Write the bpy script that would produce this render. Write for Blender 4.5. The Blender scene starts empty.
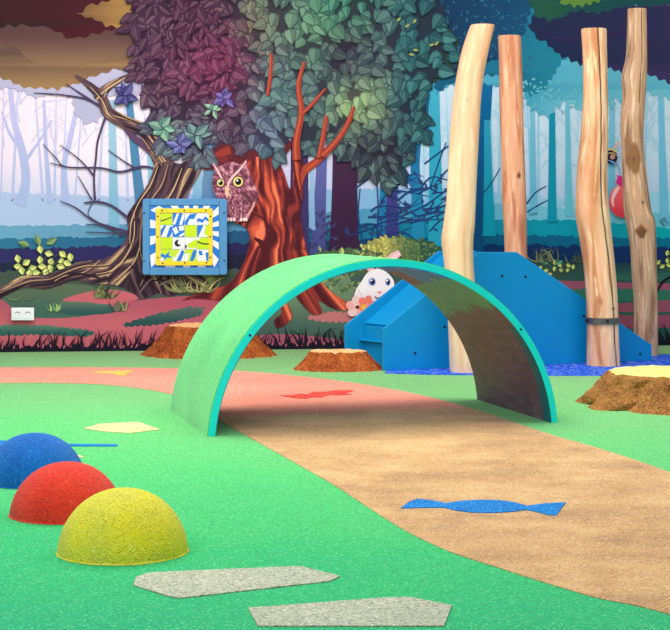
import bpy, bmesh, math, random
from math import sin, cos, pi, radians, sqrt, atan2, exp
from mathutils import Vector, Matrix, noise
from mathutils.geometry import tessellate_polygon

random.seed(7)
S = bpy.context.scene
COL = S.collection
F, HC, HY = 1550.0, 1.06, 215.0          # focal length in px, eye height, horizon row

# ------------------------------------------------------------------ helpers
def lin(c):
    return tuple(((v/255.0)/12.92 if v/255.0 <= .04045 else ((v/255.0+.055)/1.055)**2.4) for v in c[:3])
def mix(a, b, t):
    t = max(0, min(1, t)); return tuple(a[i]+(b[i]-a[i])*t for i in range(3))
def sstep(a, b, x):
    t = max(0, min(1, (x-a)/(b-a))); return t*t*(3-2*t)
def G(px, py, z=0.0):
    Y = (HC-z)*F/(py-HY); return Vector(((px-335)*Y/F, Y, z))
def wall_Y(px):
    return 12.312/(1-.12*(px-335)/F)
WN = Vector((.12, -1, 0)).normalized()
def W(px, py, off=0.0):                    # a spot on the back wall
    Y = wall_Y(px)
    return Vector(((px-335)*Y/F, Y, HC-(py-HY)*Y/F)) + WN*off
def base_row(px): return HY+HC*F/wall_Y(px)

def link(o, parent=None):
    COL.objects.link(o)
    if parent: o.parent = parent
    return o
def tag(o, label=None, cat=None, group=None, kind=None):
    if label: o['label'] = label
    if cat: o['category'] = cat
    if group: o['group'] = group
    if kind: o['kind'] = kind
    return o
def empty(name, loc, rz=0):
    o = bpy.data.objects.new(name, None); o.location = loc; o.rotation_euler = (0, 0, rz)
    o.empty_display_size = .1
    return link(o)
def obj_from(name, verts, faces, mats, parent=None, smooth=False, midx=None, cols=None, world=True):
    me = bpy.data.meshes.new(name)
    if parent is not None and world:
        inv = (Matrix.Translation(parent.location) @ parent.rotation_euler.to_matrix().to_4x4()).inverted()
        pp = parent.parent
        if pp: inv = inv @ (Matrix.Translation(pp.location) @ pp.rotation_euler.to_matrix().to_4x4()).inverted()
        verts = [inv @ Vector(v) for v in verts]
    me.from_pydata([tuple(v) for v in verts], [], faces)
    if not isinstance(mats, (list, tuple)): mats = [mats]
    for m in mats: me.materials.append(m)
    if midx: me.polygons.foreach_set('material_index', midx)
    if cols:
        at = me.color_attributes.new('Col', 'FLOAT_COLOR', 'POINT')
        flat = []
        for c in cols: flat += [*lin(c), 1.0]
        at.data.foreach_set('color', flat)
    if smooth: me.polygons.foreach_set('use_smooth', [True]*len(me.polygons))
    me.update()
    return link(bpy.data.objects.new(name, me), parent)
def bevel(o, w=.004, seg=2):
    m = o.modifiers.new('bevel', 'BEVEL'); m.width = w; m.segments = seg; m.limit_method = 'ANGLE'
    return o
class MB:
    def __init__(s): s.v = []; s.f = []; s.m = []
    def add(s, v, f, m=0):
        b = len(s.v); s.v += [Vector(x) for x in v]
        for q in f: s.f.append(tuple(b+i for i in q)); s.m.append(m)
    def prism(s, pts, d, m=0):             # closed outline extruded along vector d
        n = len(pts); pts = [Vector(p) for p in pts]; d = Vector(d)
        nrm = Vector((0, 0, 0))
        for i in range(n): nrm += pts[i].cross(pts[(i+1) % n])
        if nrm.dot(d) > 0: pts.reverse()
        b = len(s.v); s.v += pts+[p+d for p in pts]
        s.f.append(tuple(b+i for i in range(n))); s.f.append(tuple(b+n+i for i in reversed(range(n)))); s.m += [m, m]
        for i in range(n):
            j = (i+1) % n; s.f.append((b+j, b+i, b+n+i, b+n+j)); s.m.append(m)
    def disc(s, c, r, axis, h, n=16, m=0):
        axis = Vector(axis).normalized(); u = axis.orthogonal().normalized(); w = axis.cross(u)
        s.prism([Vector(c)+u*(r*cos(2*pi*i/n))+w*(r*sin(2*pi*i/n)) for i in range(n)], axis*h, m)
    def build(s, name, mats, parent=None, smooth=False): return obj_from(name, s.v, s.f, mats, parent, smooth, s.m)

# ------------------------------------------------------------------ materials
def new_mat(name):
    m = bpy.data.materials.new(name); m.use_nodes = True
    return m, m.node_tree, m.node_tree.nodes['Principled BSDF']
def plain(name, rgb, rough=.5, spec=.4, metal=0, wear=.0):
    m, nt, p = new_mat(name)
    p.inputs['Base Color'].default_value = (*lin(rgb), 1); p.inputs['Roughness'].default_value = rough
    p.inputs['Specular IOR Level'].default_value = spec; p.inputs['Metallic'].default_value = metal
    tc = nt.nodes.new('ShaderNodeTexCoord'); n = nt.nodes.new('ShaderNodeTexNoise'); n.inputs['Scale'].default_value = 9
    n.inputs['Detail'].default_value = 5
    nt.links.new(tc.outputs['Object'], n.inputs['Vector'])
    mx = nt.nodes.new('ShaderNodeMix'); mx.data_type = 'RGBA'
    mx.inputs['A'].default_value = (*lin([v*(1-wear) for v in rgb]), 1); mx.inputs['B'].default_value = (*lin([min(255, v*(1+wear)) for v in rgb]), 1)
    nt.links.new(n.outputs['Fac'], mx.inputs['Factor']); nt.links.new(mx.outputs['Result'], p.inputs['Base Color'])
    return m
def granules(nt, base_socket, p, scale, var, dark, light, bump, pdark=.12, plight=.12, sheen=.0):
    """crumb rubber: every voronoi cell gets its own value; some cells dark, some light"""
    tc = nt.nodes.new('ShaderNodeTexCoord')
    vo = nt.nodes.new('ShaderNodeTexVoronoi'); vo.inputs['Scale'].default_value = scale
    nt.links.new(tc.outputs['Object'], vo.inputs['Vector'])
    sep = nt.nodes.new('ShaderNodeSeparateColor'); nt.links.new(vo.outputs['Color'], sep.inputs[0])
    hs = nt.nodes.new('ShaderNodeHueSaturation')
    mr = nt.nodes.new('ShaderNodeMapRange'); mr.inputs['To Min'].default_value = 1-var; mr.inputs['To Max'].default_value = 1+var
    nt.links.new(sep.outputs[0], mr.inputs['Value']); nt.links.new(mr.outputs[0], hs.inputs['Value'])
    nt.links.new(base_socket, hs.inputs['Color'])
    last = hs.outputs['Color']
    for ch, thr, colr in ((1, pdark, dark), (2, plight, light)):
        ls = nt.nodes.new('ShaderNodeMath'); ls.operation = 'LESS_THAN'; ls.inputs[1].default_value = thr
        nt.links.new(sep.outputs[ch], ls.inputs[0])
        mx = nt.nodes.new('ShaderNodeMix'); mx.data_type = 'RGBA'; mx.inputs['B'].default_value = (*lin(colr), 1)
        ml = nt.nodes.new('ShaderNodeMath'); ml.operation = 'MULTIPLY'; ml.inputs[1].default_value = .55
        nt.links.new(ls.outputs[0], ml.inputs[0]); nt.links.new(ml.outputs[0], mx.inputs['Factor'])
        nt.links.new(last, mx.inputs['A']); last = mx.outputs['Result']
    nt.links.new(last, p.inputs['Base Color'])
    bp = nt.nodes.new('ShaderNodeBump'); bp.inputs['Strength'].default_value = bump; bp.inputs['Distance'].default_value = .004
    nt.links.new(vo.outputs['Distance'], bp.inputs['Height']); nt.links.new(bp.outputs[0], p.inputs['Normal'])
    p.inputs['Roughness'].default_value = .85; p.inputs['Specular IOR Level'].default_value = .2
    if sheen:
        p.inputs['Sheen Weight'].default_value = sheen; p.inputs['Sheen Roughness'].default_value = .5
def rubber(name, rgb, rgb2=None, scale=220, var=.16, dark=None, light=None, bump=.35, big=1.5, sheen=0, pd=.12, pl=.12):
    m, nt, p = new_mat(name)
    rgb2 = rgb2 or tuple(v*.9 for v in rgb)
    tc = nt.nodes.new('ShaderNodeTexCoord'); n = nt.nodes.new('ShaderNodeTexNoise')
    n.inputs['Scale'].default_value = big; n.inputs['Detail'].default_value = 6
    nt.links.new(tc.outputs['Object'], n.inputs['Vector'])
    cr = nt.nodes.new('ShaderNodeValToRGB'); cr.color_ramp.elements[0].position = .35; cr.color_ramp.elements[1].position = .65
    cr.color_ramp.elements[0].color = (*lin(rgb2), 1); cr.color_ramp.elements[1].color = (*lin(rgb), 1)
    nt.links.new(n.outputs['Fac'], cr.inputs[0])
    granules(nt, cr.outputs[0], p, scale, var, dark or tuple(v*.55 for v in rgb), light or tuple(min(255, v*1.25+15) for v in rgb), bump, pd, pl, sheen)
    return m
def vcol(name, rough=.6, spec=.3, noise_scale=None, stretch=(1, 1, 1), amt=.15, bump=0):
    m, nt, p = new_mat(name)
    a = nt.nodes.new('ShaderNodeAttribute'); a.attribute_name = 'Col'
    p.inputs['Roughness'].default_value = rough; p.inputs['Specular IOR Level'].default_value = spec
    if noise_scale:
        tc = nt.nodes.new('ShaderNodeTexCoord'); mp = nt.nodes.new('ShaderNodeMapping'); mp.inputs['Scale'].default_value = stretch
        n = nt.nodes.new('ShaderNodeTexNoise'); n.inputs['Scale'].default_value = noise_scale; n.inputs['Detail'].default_value = 6
        nt.links.new(tc.outputs['Object'], mp.inputs[0]); nt.links.new(mp.outputs[0], n.inputs['Vector'])
        mr = nt.nodes.new('ShaderNodeMapRange'); mr.inputs['From Min'].default_value = .3; mr.inputs['From Max'].default_value = .7
        mr.inputs['To Min'].default_value = 1-amt; mr.inputs['To Max'].default_value = 1+amt
        hs = nt.nodes.new('ShaderNodeHueSaturation')
        nt.links.new(n.outputs['Fac'], mr.inputs['Value']); nt.links.new(mr.outputs[0], hs.inputs['Value'])
        nt.links.new(a.outputs['Color'], hs.inputs['Color']); nt.links.new(hs.outputs[0], p.inputs['Base Color'])
        if bump:
            bp = nt.nodes.new('ShaderNodeBump'); bp.inputs['Strength'].default_value = bump; bp.inputs['Distance'].default_value = .01
            nt.links.new(n.outputs['Fac'], bp.inputs['Height']); nt.links.new(bp.outputs[0], p.inputs['Normal'])
    else:
        nt.links.new(a.outputs['Color'], p.inputs['Base Color'])
    return m

M = {}
M['print'] = vcol('mural_print', .7, .15)
M['green_floor_plain'] = rubber('green_rubber_floor', (70, 200, 104), (52, 182, 90), 190, .16, (25, 120, 70), (150, 235, 165), .3, .7, .4)
M['stone_grey'] = rubber('grey_speckled_rubber', (178, 182, 158), (168, 174, 150), 150, .22, (95, 105, 95), (235, 235, 215), .3, 3)
M['stone_cream'] = rubber('cream_rubber', (226, 212, 150), (214, 204, 140), 170, .1, (190, 170, 110), (245, 235, 190), .3, 3)
M['yellow_dome'] = rubber('yellow_rubber', (224, 214, 28), (206, 202, 66), 210, .1, (170, 150, 20), (248, 236, 120), .7, 6, .1, .08, .08)
M['red_dome'] = rubber('red_rubber', (230, 60, 36), (214, 48, 30), 210, .12, (160, 30, 22), (240, 100, 75), .7, 6, .1, .1, .06)
M['blue_dome'] = rubber('blue_rubber', (0, 106, 188), (0, 92, 174), 210, .13, (0, 60, 130), (50, 150, 225), .7, 6, .1, .1, .06)
M['blue_floor'] = rubber('blue_rubber_floor', (24, 92, 214), (20, 80, 200), 60, .14, (20, 45, 150), (160, 175, 245), .3, 5, 0, .1, .16)
M['blue_mark'] = rubber('blue_marking_rubber', (4, 122, 196), (0, 110, 182), 200, .12, (5, 80, 160), (90, 180, 245), .3, 6)
M['red_mark'] = rubber('red_marking_rubber', (226, 74, 62), (214, 64, 56), 200, .12, None, None, .3, 6)
M['yellow_mark'] = rubber('yellow_marking_rubber', (242, 196, 96), (236, 188, 86), 200, .1, None, None, .3, 6)
M['green_cover'] = rubber('green_rubber_cover', (84, 206, 112), (58, 186, 92), 230, .14, (35, 150, 65), (150, 235, 150), .5, 2.5, .3)
M['cyan'] = plain('turquoise_edge', (0, 222, 222), .35, .5, 0, .03)
M['hdpe'] = plain('blue_hdpe', (0, 136, 196), .42, .3, 0, .03)
M['hdpe_edge'] = plain('blue_hdpe_edge', (70, 170, 232), .4, .4, 0, .02)
M['dark_screw'] = plain('dark_screw', (28, 28, 40), .4, .5, .3, .05)
M['strap'] = plain('steel_strap', (120, 112, 118), .35, .5, .85, .25)
M['panel_frame'] = plain('steel_blue_board', (78, 142, 196), .5, .35, 0, .05)
M['panel_blue'] = plain('bright_blue_board', (24, 120, 218), .4, .4, 0, .02)
M['white'] = plain('white_plastic', (236, 236, 244), .4, .4, 0, .01)
M['yellow'] = plain('yellow_plastic', (250, 212, 40), .4, .4, 0, .02)
M['lime'] = plain('lime_plastic', (196, 226, 20), .4, .4, 0, .02)
M['black'] = plain('black_plastic', (20, 18, 28), .4, .4, 0, .02)
M['grey'] = plain('grey_plastic', (150, 146, 156), .5, .4, 0, .02)
M['wall'] = plain('painted_plaster', (200, 200, 205), .8, .2, 0, .02)
M['wood'] = vcol('peeled_log', .62, .3, 16, (1, 1, .12), .13, .25)
M['lining'] = vcol('tunnel_picture', .45, .25, 6, (1, 1, 1), .05)
# green surfacing blends with depth and noise: teal, leaf green, sage by the wall
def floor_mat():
    m, nt, p = new_mat('green_rubber_floor_blend')
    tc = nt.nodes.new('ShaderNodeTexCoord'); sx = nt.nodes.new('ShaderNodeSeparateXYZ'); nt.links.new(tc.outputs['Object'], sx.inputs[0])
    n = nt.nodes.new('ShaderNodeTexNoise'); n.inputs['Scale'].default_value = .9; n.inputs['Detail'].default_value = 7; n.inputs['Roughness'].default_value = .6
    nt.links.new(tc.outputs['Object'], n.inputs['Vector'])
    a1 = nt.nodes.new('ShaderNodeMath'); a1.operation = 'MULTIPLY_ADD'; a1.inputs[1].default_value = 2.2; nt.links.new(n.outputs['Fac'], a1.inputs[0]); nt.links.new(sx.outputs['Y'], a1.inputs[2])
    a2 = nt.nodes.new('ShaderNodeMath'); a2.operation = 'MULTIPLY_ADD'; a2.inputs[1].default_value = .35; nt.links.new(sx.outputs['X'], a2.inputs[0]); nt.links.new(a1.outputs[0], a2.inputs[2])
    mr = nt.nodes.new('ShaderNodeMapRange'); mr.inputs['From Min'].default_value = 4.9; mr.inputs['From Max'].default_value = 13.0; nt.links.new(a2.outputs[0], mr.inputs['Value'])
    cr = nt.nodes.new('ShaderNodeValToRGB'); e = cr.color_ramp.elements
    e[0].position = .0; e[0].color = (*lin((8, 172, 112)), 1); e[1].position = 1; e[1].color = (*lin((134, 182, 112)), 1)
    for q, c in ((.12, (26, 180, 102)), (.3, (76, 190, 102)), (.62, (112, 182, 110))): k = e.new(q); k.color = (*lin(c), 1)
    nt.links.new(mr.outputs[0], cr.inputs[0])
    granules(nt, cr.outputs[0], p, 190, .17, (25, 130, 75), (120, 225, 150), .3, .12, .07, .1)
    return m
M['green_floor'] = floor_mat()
# path: salmon granules that change to tan along a ragged line
def path_mat():
    m, nt, p = new_mat('path_rubber')
    tc = nt.nodes.new('ShaderNodeTexCoord')
    sx = nt.nodes.new('ShaderNodeSeparateXYZ'); nt.links.new(tc.outputs['Object'], sx.inputs[0])
    n = nt.nodes.new('ShaderNodeTexNoise'); n.inputs['Scale'].default_value = 1.6; n.inputs['Detail'].default_value = 8
    nt.links.new(tc.outputs['Object'], n.inputs['Vector'])
    def mth(op, a, b):
        q = nt.nodes.new('ShaderNodeMath'); q.operation = op
        for i, v in enumerate((a, b)):
            if isinstance(v, (int, float)): q.inputs[i].default_value = v
            else: nt.links.new(v, q.inputs[i])
        return q.outputs[0]
    # distance past the seam  y = 8.36 + .26 x
    s = mth('SUBTRACT', sx.outputs['Y'], mth('ADD', mth('MULTIPLY', sx.outputs['X'], .27), 8.27))
    s = mth('ADD', s, mth('MULTIPLY', mth('SUBTRACT', n.outputs['Fac'], .5), .5))
    mr = nt.nodes.new('ShaderNodeMapRange'); mr.interpolation_type = 'SMOOTHSTEP'
    mr.inputs['From Min'].default_value = -.10; mr.inputs['From Max'].default_value = .16; nt.links.new(s, mr.inputs['Value'])
    # tan with long pale and brown scuffs
    mp = nt.nodes.new('ShaderNodeMapping'); mp.inputs['Scale'].default_value = (1.0, 1.15, 1); nt.links.new(tc.outputs['Object'], mp.inputs[0])
    n2 = nt.nodes.new('ShaderNodeTexNoise'); n2.inputs['Scale'].default_value = 1.7; n2.inputs['Detail'].default_value = 9; n2.inputs['Roughness'].default_value = .72
    nt.links.new(mp.outputs[0], n2.inputs['Vector'])
    cr = nt.nodes.new('ShaderNodeValToRGB'); e = cr.color_ramp.elements
    e[0].position = .28; e[0].color = (*lin((142, 104, 64)), 1); e[1].position = .72; e[1].color = (*lin((224, 190, 130)), 1)
    k = e.new(.5); k.color = (*lin((196, 152, 92)), 1)
    nt.links.new(n2.outputs['Fac'], cr.inputs[0])
    cr2 = nt.nodes.new('ShaderNodeValToRGB'); e = cr2.color_ramp.elements
    e[0].position = .3; e[0].color = (*lin((230, 126, 104)), 1); e[1].position = .7; e[1].color = (*lin((240, 152, 126)), 1)
    nt.links.new(n2.outputs['Fac'], cr2.inputs[0])
    mx = nt.nodes.new('ShaderNodeMix'); mx.data_type = 'RGBA'
    nt.links.new(mr.outputs[0], mx.inputs['Factor']); nt.links.new(cr.outputs[0], mx.inputs['A']); nt.links.new(cr2.outputs[0], mx.inputs['B'])
    granules(nt, mx.outputs['Result'], p, 190, .12, (110, 60, 45), (245, 215, 180), .3, .07, .1, .2)
    return m
M['path'] = path_mat()
def stump_mat(name, rgb, rgb2, topc):
    m = rubber(name, rgb, rgb2, 130, .25, tuple(v*.4 for v in rgb), tuple(min(255, v*1.2+10) for v in rgb), .8, 9, 0, .2, .07)
    t = rubber(name+'_top', topc, tuple(v*.95 for v in topc), 170, .08, tuple(v*.8 for v in topc), (250, 240, 200), .3, 6)
    return m, t

# ------------------------------------------------------------------ the mural (a flat print on the back wall)
class Paint:
    """flat shapes of one printed figure; each later shape lies a hair in front of the earlier one"""
    top = .0008
    def __init__(s, base=0, step=0): s.v = []; s.f = []; s.c = []; s.o = Paint.top+.0002; s.step = .000004
    def _col(s, col, x, y): return col(x, y) if callable(col) else col
    def poly(s, pts, col):
        s.o += s.step; b = len(s.v)
        tri = tessellate_polygon([[Vector((x, -y, 0)) for x, y in pts]])
        for x, y in pts:
            y = min(y, base_row(x)-.2)
            s.v.append(W(x, y, s.o)); s.c.append(s._col(col, x, y))
        for t in tri:
            if len(set(t)) == 3: s.f.append(tuple(b+i for i in t))
    def grid(s, x0, y0, x1, y1, nx, ny, col):
        s.o += s.step; b = len(s.v)
        for j in range(ny+1):
            for i in range(nx+1):
                x = x0+(x1-x0)*i/nx; y = y0+(y1-y0)*j/ny
                y = min(y, base_row(x)-.2)
                s.v.append(W(x, y, s.o)); s.c.append(s._col(col, x, y))
        for j in range(ny):
            for i in range(nx):
                a = b+j*(nx+1)+i; s.f.append((a, a+nx+1, a+nx+2, a+1))
    def strip(s, top, bot, col):           # two polylines of the same length
        s.o += s.step; b = len(s.v)
        for (x, y), (x2, y2) in zip(top, bot):
            for q in ((x, y), (x2, y2)):
                yy = min(q[1], base_row(q[0])-.2); s.v.append(W(q[0], yy, s.o)); s.c.append(s._col(col, q[0], yy))
        for i in range(len(top)-1):
            a = b+2*i; s.f.append((a, a+1, a+3, a+2))
    def stroke(s, pts, col, smooth=True, sub=5):       # pts: (x, y, width)
        P = curve(pts, sub) if smooth and len(pts) > 2 else [Vector(p) for p in pts]
        L, R = [], []
        for i, p in enumerate(P):
            d = P[min(i+1, len(P)-1)]-P[max(i-1, 0)]; l = sqrt(d.x**2+d.y**2) or 1
            nx, ny = -d.y/l, d.x/l; w = max(.15, p.z)/2
            L.append((p.x+nx*w, p.y+ny*w)); R.append((p.x-nx*w, p.y-ny*w))
        s.strip(L, R, col)
    def field(s, test, x0, y0, x1, y1, h, col):          # fine cells, for bark grain and feathers
        s.o += s.step*4; idx = {}
        for j in range(int((y1-y0)/h)):
            for i in range(int((x1-x0)/h)):
                x, y = x0+i*h, y0+j*h
                if not test(x+h/2, y+h/2): continue
                q = []
                for a, b in ((i, j), (i, j+1), (i+1, j+1), (i+1, j)):
                    if (a, b) not in idx:
                        X, Y = x0+a*h, y0+b*h; idx[(a, b)] = len(s.v); s.v.append(W(X, Y, s.o)); s.c.append(col(X, Y))
                    q.append(idx[(a, b)])
                s.f.append(tuple(q))
    def ell(s, cx, cy, rx, ry, col, rot=0, n=22):
        s.poly([(cx+rx*cos(t)*cos(rot)-ry*sin(t)*sin(rot), cy+rx*cos(t)*sin(rot)+ry*sin(t)*cos(rot)) for t in [2*pi*i/n for i in range(n)]], col)
    def blade(s, x, y, dx, dy, w, col, bend=0):
        mx_, my_ = x+dx*.5-dy*bend, y+dy*.5+dx*bend
        s.stroke([(x, y, w), (mx_, my_, w*.75), (x+dx, y+dy, .1)], col, True, 4)
    def leaf(s, x, y, a, L, Wd, c1, c2, outline=None, heart=False):
        ca, sa = cos(a), sin(a)
        def T(u, v): return (x+u*ca-v*sa, y+u*sa+v*ca)
        prof = [(0, 0), (.06, .75), (.3, 1), (.6, .72), (.85, .3), (1, 0)] if heart else [(0, 0), (.2, .6), (.45, 1), (.75, .6), (1, 0)]
        if outline:
            k = 1.16
            up = [T((u-.5)*k*L+.5*L, v*Wd*k/2+.25) for u, v in prof]; dn = [T((u-.5)*k*L+.5*L, -v*Wd*k/2-.25) for u, v in prof]
            s.strip(up, dn, outline)
        s.strip([T(u*L, v*Wd/2) for u, v in prof], [T(u*L, 0) for u, v in prof], c1)
        s.strip([T(u*L, 0) for u, v in prof], [T(u*L, -v*Wd/2) for u, v in prof], c2)
        s.stroke([(*T(L*.1, 0), .4), (*T(L*.9, 0), .25)], mix(c1, (255, 255, 225), .22), False)
    def build(s, name, parent):
        Paint.top = s.o; return obj_from(name, s.v, s.f, M['print'], parent, cols=s.c)
def flow(lines):                            # (distance along, signed offset) from the nearest guide line
    segs = []
    for k, L in enumerate(lines):
        acc = k*97.0
        for a, b in zip(L, L[1:]):
            l = sqrt((b[0]-a[0])**2+(b[1]-a[1])**2); segs.append((a, b, l, acc)); acc += l
    def f(x, y):
        best = None
        for a, b, l, acc in segs:
            dx, dy = (b[0]-a[0])/l, (b[1]-a[1])/l; t = (x-a[0])*dx+(y-a[1])*dy; tc = max(0, min(l, t))
            d2 = (x-a[0]-dx*tc)**2+(y-a[1]-dy*tc)**2
            if best is None or d2 < best[0]: best = (d2, acc+tc, (x-a[0])*dy-(y-a[1])*dx)
        return best[1], best[2]
    return f
def levels(v, tab):
    for (a, ca), (b, cb) in zip(tab, tab[1:]):
        if v < b: return mix(ca, cb, sstep(b-.05, b, v))
    return tab[-1][1]
def curve(pts, sub=5):
    P = [Vector(p) for p in pts]; out = []
    for i in range(len(P)-1):
        p0, p1, p2, p3 = P[max(i-1, 0)], P[i], P[i+1], P[min(i+2, len(P)-1)]
        for k in range(sub):
            t = k/sub
            out.append(.5*((2*p1)+(p2-p0)*t+(2*p0-5*p1+4*p2-p3)*t*t+(3*p1-p0-3*p2+p3)*t**3))
    out.append(P[-1]); return out
def smooth_pts(pts, sub=5):
    n = len(pts); P = [Vector((*p, 0)) for p in pts]; out = []
    for i in range(n):
        p0, p1, p2, p3 = P[i-1], P[i], P[(i+1) % n], P[(i+2) % n]
        for k in range(sub):
            t = k/sub; q = .5*((2*p1)+(p2-p0)*t+(2*p0-5*p1+4*p2-p3)*t*t+(3*p1-p0-3*p2+p3)*t**3); out.append((q.x, q.y))
    return out
def inside(x, y, poly):
    c = False; n = len(poly)
    for i in range(n):
        (x1, y1), (x2, y2) = poly[i], poly[i-1]
        if (y1 > y) != (y2 > y) and x < (x2-x1)*(y-y1)/(y2-y1)+x1: c = not c
    return c
def jag(pts, step=4, amp=2.5, closed=True, rnd=None):
    rnd = rnd or random; out = []; n = len(pts)
    for i in range(n if closed else n-1):
        x0, y0 = pts[i]; x1, y1 = pts[(i+1) % n]; d = sqrt((x1-x0)**2+(y1-y0)**2); k = max(1, int(d/step))
        nx, ny = -(y1-y0)/(d or 1), (x1-x0)/(d or 1)
        for j in range(k):
            t = j/k; o = (amp if j % 2 else -amp*.3)*rnd.uniform(.4, 1.1)
            out.append((x0+(x1-x0)*t+nx*o, y0+(y1-y0)*t+ny*o))
    if not closed: out.append(pts[-1])
    return out
def interp(tab, x):
    if x <= tab[0][0]: return tab[0][1]
    for (a, va), (b, vb) in zip(tab, tab[1:]):
        if x <= b:
            t = (x-a)/(b-a)
            return mix(va, vb, t) if isinstance(va, tuple) else va+(vb-va)*t
    return tab[-1][1]
XL, XR, YT = -110, 780, -60

mural = empty('forest_mural', W(335, base_row(335), .002), math.atan(.12))
tag(mural, 'printed enchanted forest mural covering the whole back wall behind the play area', 'mural')

# --- misty backdrop
p = Paint(.001)
skyt = [(XL, (240, 214, 232)), (150, (244, 224, 240)), (300, (206, 196, 226)), (380, (196, 204, 226)), (470, (196, 220, 238)), (XR, (206, 226, 244))]
def sky(x, y):
    c = interp(skyt, x); return mix(c, mix(c, (160, 184, 226), .5), sstep(140, 215, y))
p.grid(XL, YT, XR, 262, 90, 40, sky)
def band(ytab, bottom, ctab, amp, step=3.5, seed=1):
    r = random.Random(seed); xs = []; x = XL
    while x < XR: xs.append(x); x += step*r.uniform(.6, 1.4)
    top = [(x, interp(ytab, x)+r.uniform(-amp, amp)) for x in xs]
    p.strip(top, [(x, bottom) for x in xs], lambda x, y: interp(ctab, x))
band([(0, 192), (120, 197), (300, 190), (450, 188), (560, 199), (670, 190)], 352, [(0, (172, 190, 226)), (250, (150, 176, 214)), (400, (120, 170, 210)), (560, (150, 204, 228)), (670, (160, 212, 236))], 1.2, 4, 2)
band([(0, 226), (130, 224), (300, 214), (420, 205), (500, 204), (670, 214)], 352, [(0, (104, 160, 194)), (250, (80, 130, 170)), (420, (70, 150, 185)), (560, (118, 196, 216)), (670, (104, 196, 212))], 1.2, 3, 3)
band([(0, 239), (130, 236), (300, 228), (420, 220), (500, 219), (600, 221), (670, 229)], 352, [(0, (44, 112, 150)), (250, (30, 80, 120)), (420, (0, 120, 150)), (560, (0, 152, 176)), (670, (0, 168, 180))], 1.2, 3, 4)
band([(0, 249), (130, 246), (300, 242), (420, 238), (500, 234), (600, 238), (670, 238)], 352, [(0, (48, 42, 98)), (250, (36, 34, 80)), (420, (0, 76, 110)), (560, (0, 100, 136)), (670, (0, 112, 148))], 1.4, 3, 5)
band([(0, 262), (130, 260), (300, 252), (420, 247), (500, 244), (600, 247), (670, 248)], 352, [(0, (30, 40, 66)), (250, (28, 30, 56)), (420, (10, 44, 74)), (500, (0, 46, 96)), (670, (22, 50, 104))], 2, 3, 6)
p.build('misty_backdrop', mural)

# --- distant trunks and twigs
p = Paint(.0035)
def trunk(x0, y0, x1, y1, w0, w1, c, c2=None):
    p.stroke([(x0, y0, w0), ((x0+x1)/2, (y0+y1)/2, (w0+w1)*.47), (x1, y1-8, w1), (x1, y1, w1*1.2)], (lambda x, y: mix(c, c2, sstep(y0, y1, y))) if c2 else c)
r = random.Random(3)
def twigs(x, y, ang, L, w, c, depth, rr):
    x2, y2 = x+cos(ang)*L, y+sin(ang)*L
    p.stroke([(x, y, w), ((x+x2)/2+rr.uniform(-1.5, 1.5), (y+y2)/2+rr.uniform(-1.5, 1.5), w*.8), (x2, y2, w*.55)], c, True, 3)
    if depth:
        for k in range(2): twigs(x2, y2, ang+rr.uniform(-.75, .75), L*rr.uniform(.6, .85), w*.6, c, depth-1, rr)
for i in range(15):                                       # pale lavender, far left
    x = -100+i*17+r.uniform(-5, 5); c = mix((196, 192, 232), (214, 206, 236), r.random())
    trunk(x, 60, x+r.uniform(-10, 10), 200, r.uniform(1, 2), r.uniform(1.6, 3.4), mix(c, (226, 212, 236), .4), (176, 186, 224))
    for k in range(4): twigs(x+r.uniform(-3, 3), r.uniform(90, 170), -pi/2+r.uniform(-.9, .9), r.uniform(12, 22), 1.4, c, 2, r)
for a in (((10, 84, 5), (14, 120, 6), (22, 150, 8), (26, 180, 9), (20, 206, 12)), ((2, 112, 2), (10, 134, 3), (22, 150, 4)), ((76, 112, 5), (70, 140, 5), (64, 168, 6), (66, 206, 9)), ((44, 100, 3), (46, 150, 4), (50, 204, 6)), ((52, 120, 1.5), (40, 140, 2.4), (26, 160, 4))):
    p.stroke(list(a), lambda x, y: mix((188, 184, 228), (164, 178, 222), sstep(100, 200, y)))
for i in range(26):                                       # pale blue, right
    x = 420+i*13.5+r.uniform(-5, 5); c = mix((150, 206, 230), (176, 216, 236), r.random())
    trunk(x, 60, x+r.uniform(-6, 6), 204, r.uniform(1, 2), r.uniform(1.6, 3), c, (140, 196, 222))
    for k in range(4): twigs(x+r.uniform(-3, 3), r.uniform(90, 180), -pi/2+r.uniform(-.9, .9), r.uniform(10, 20), 1.2, c, 2, r)
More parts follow.
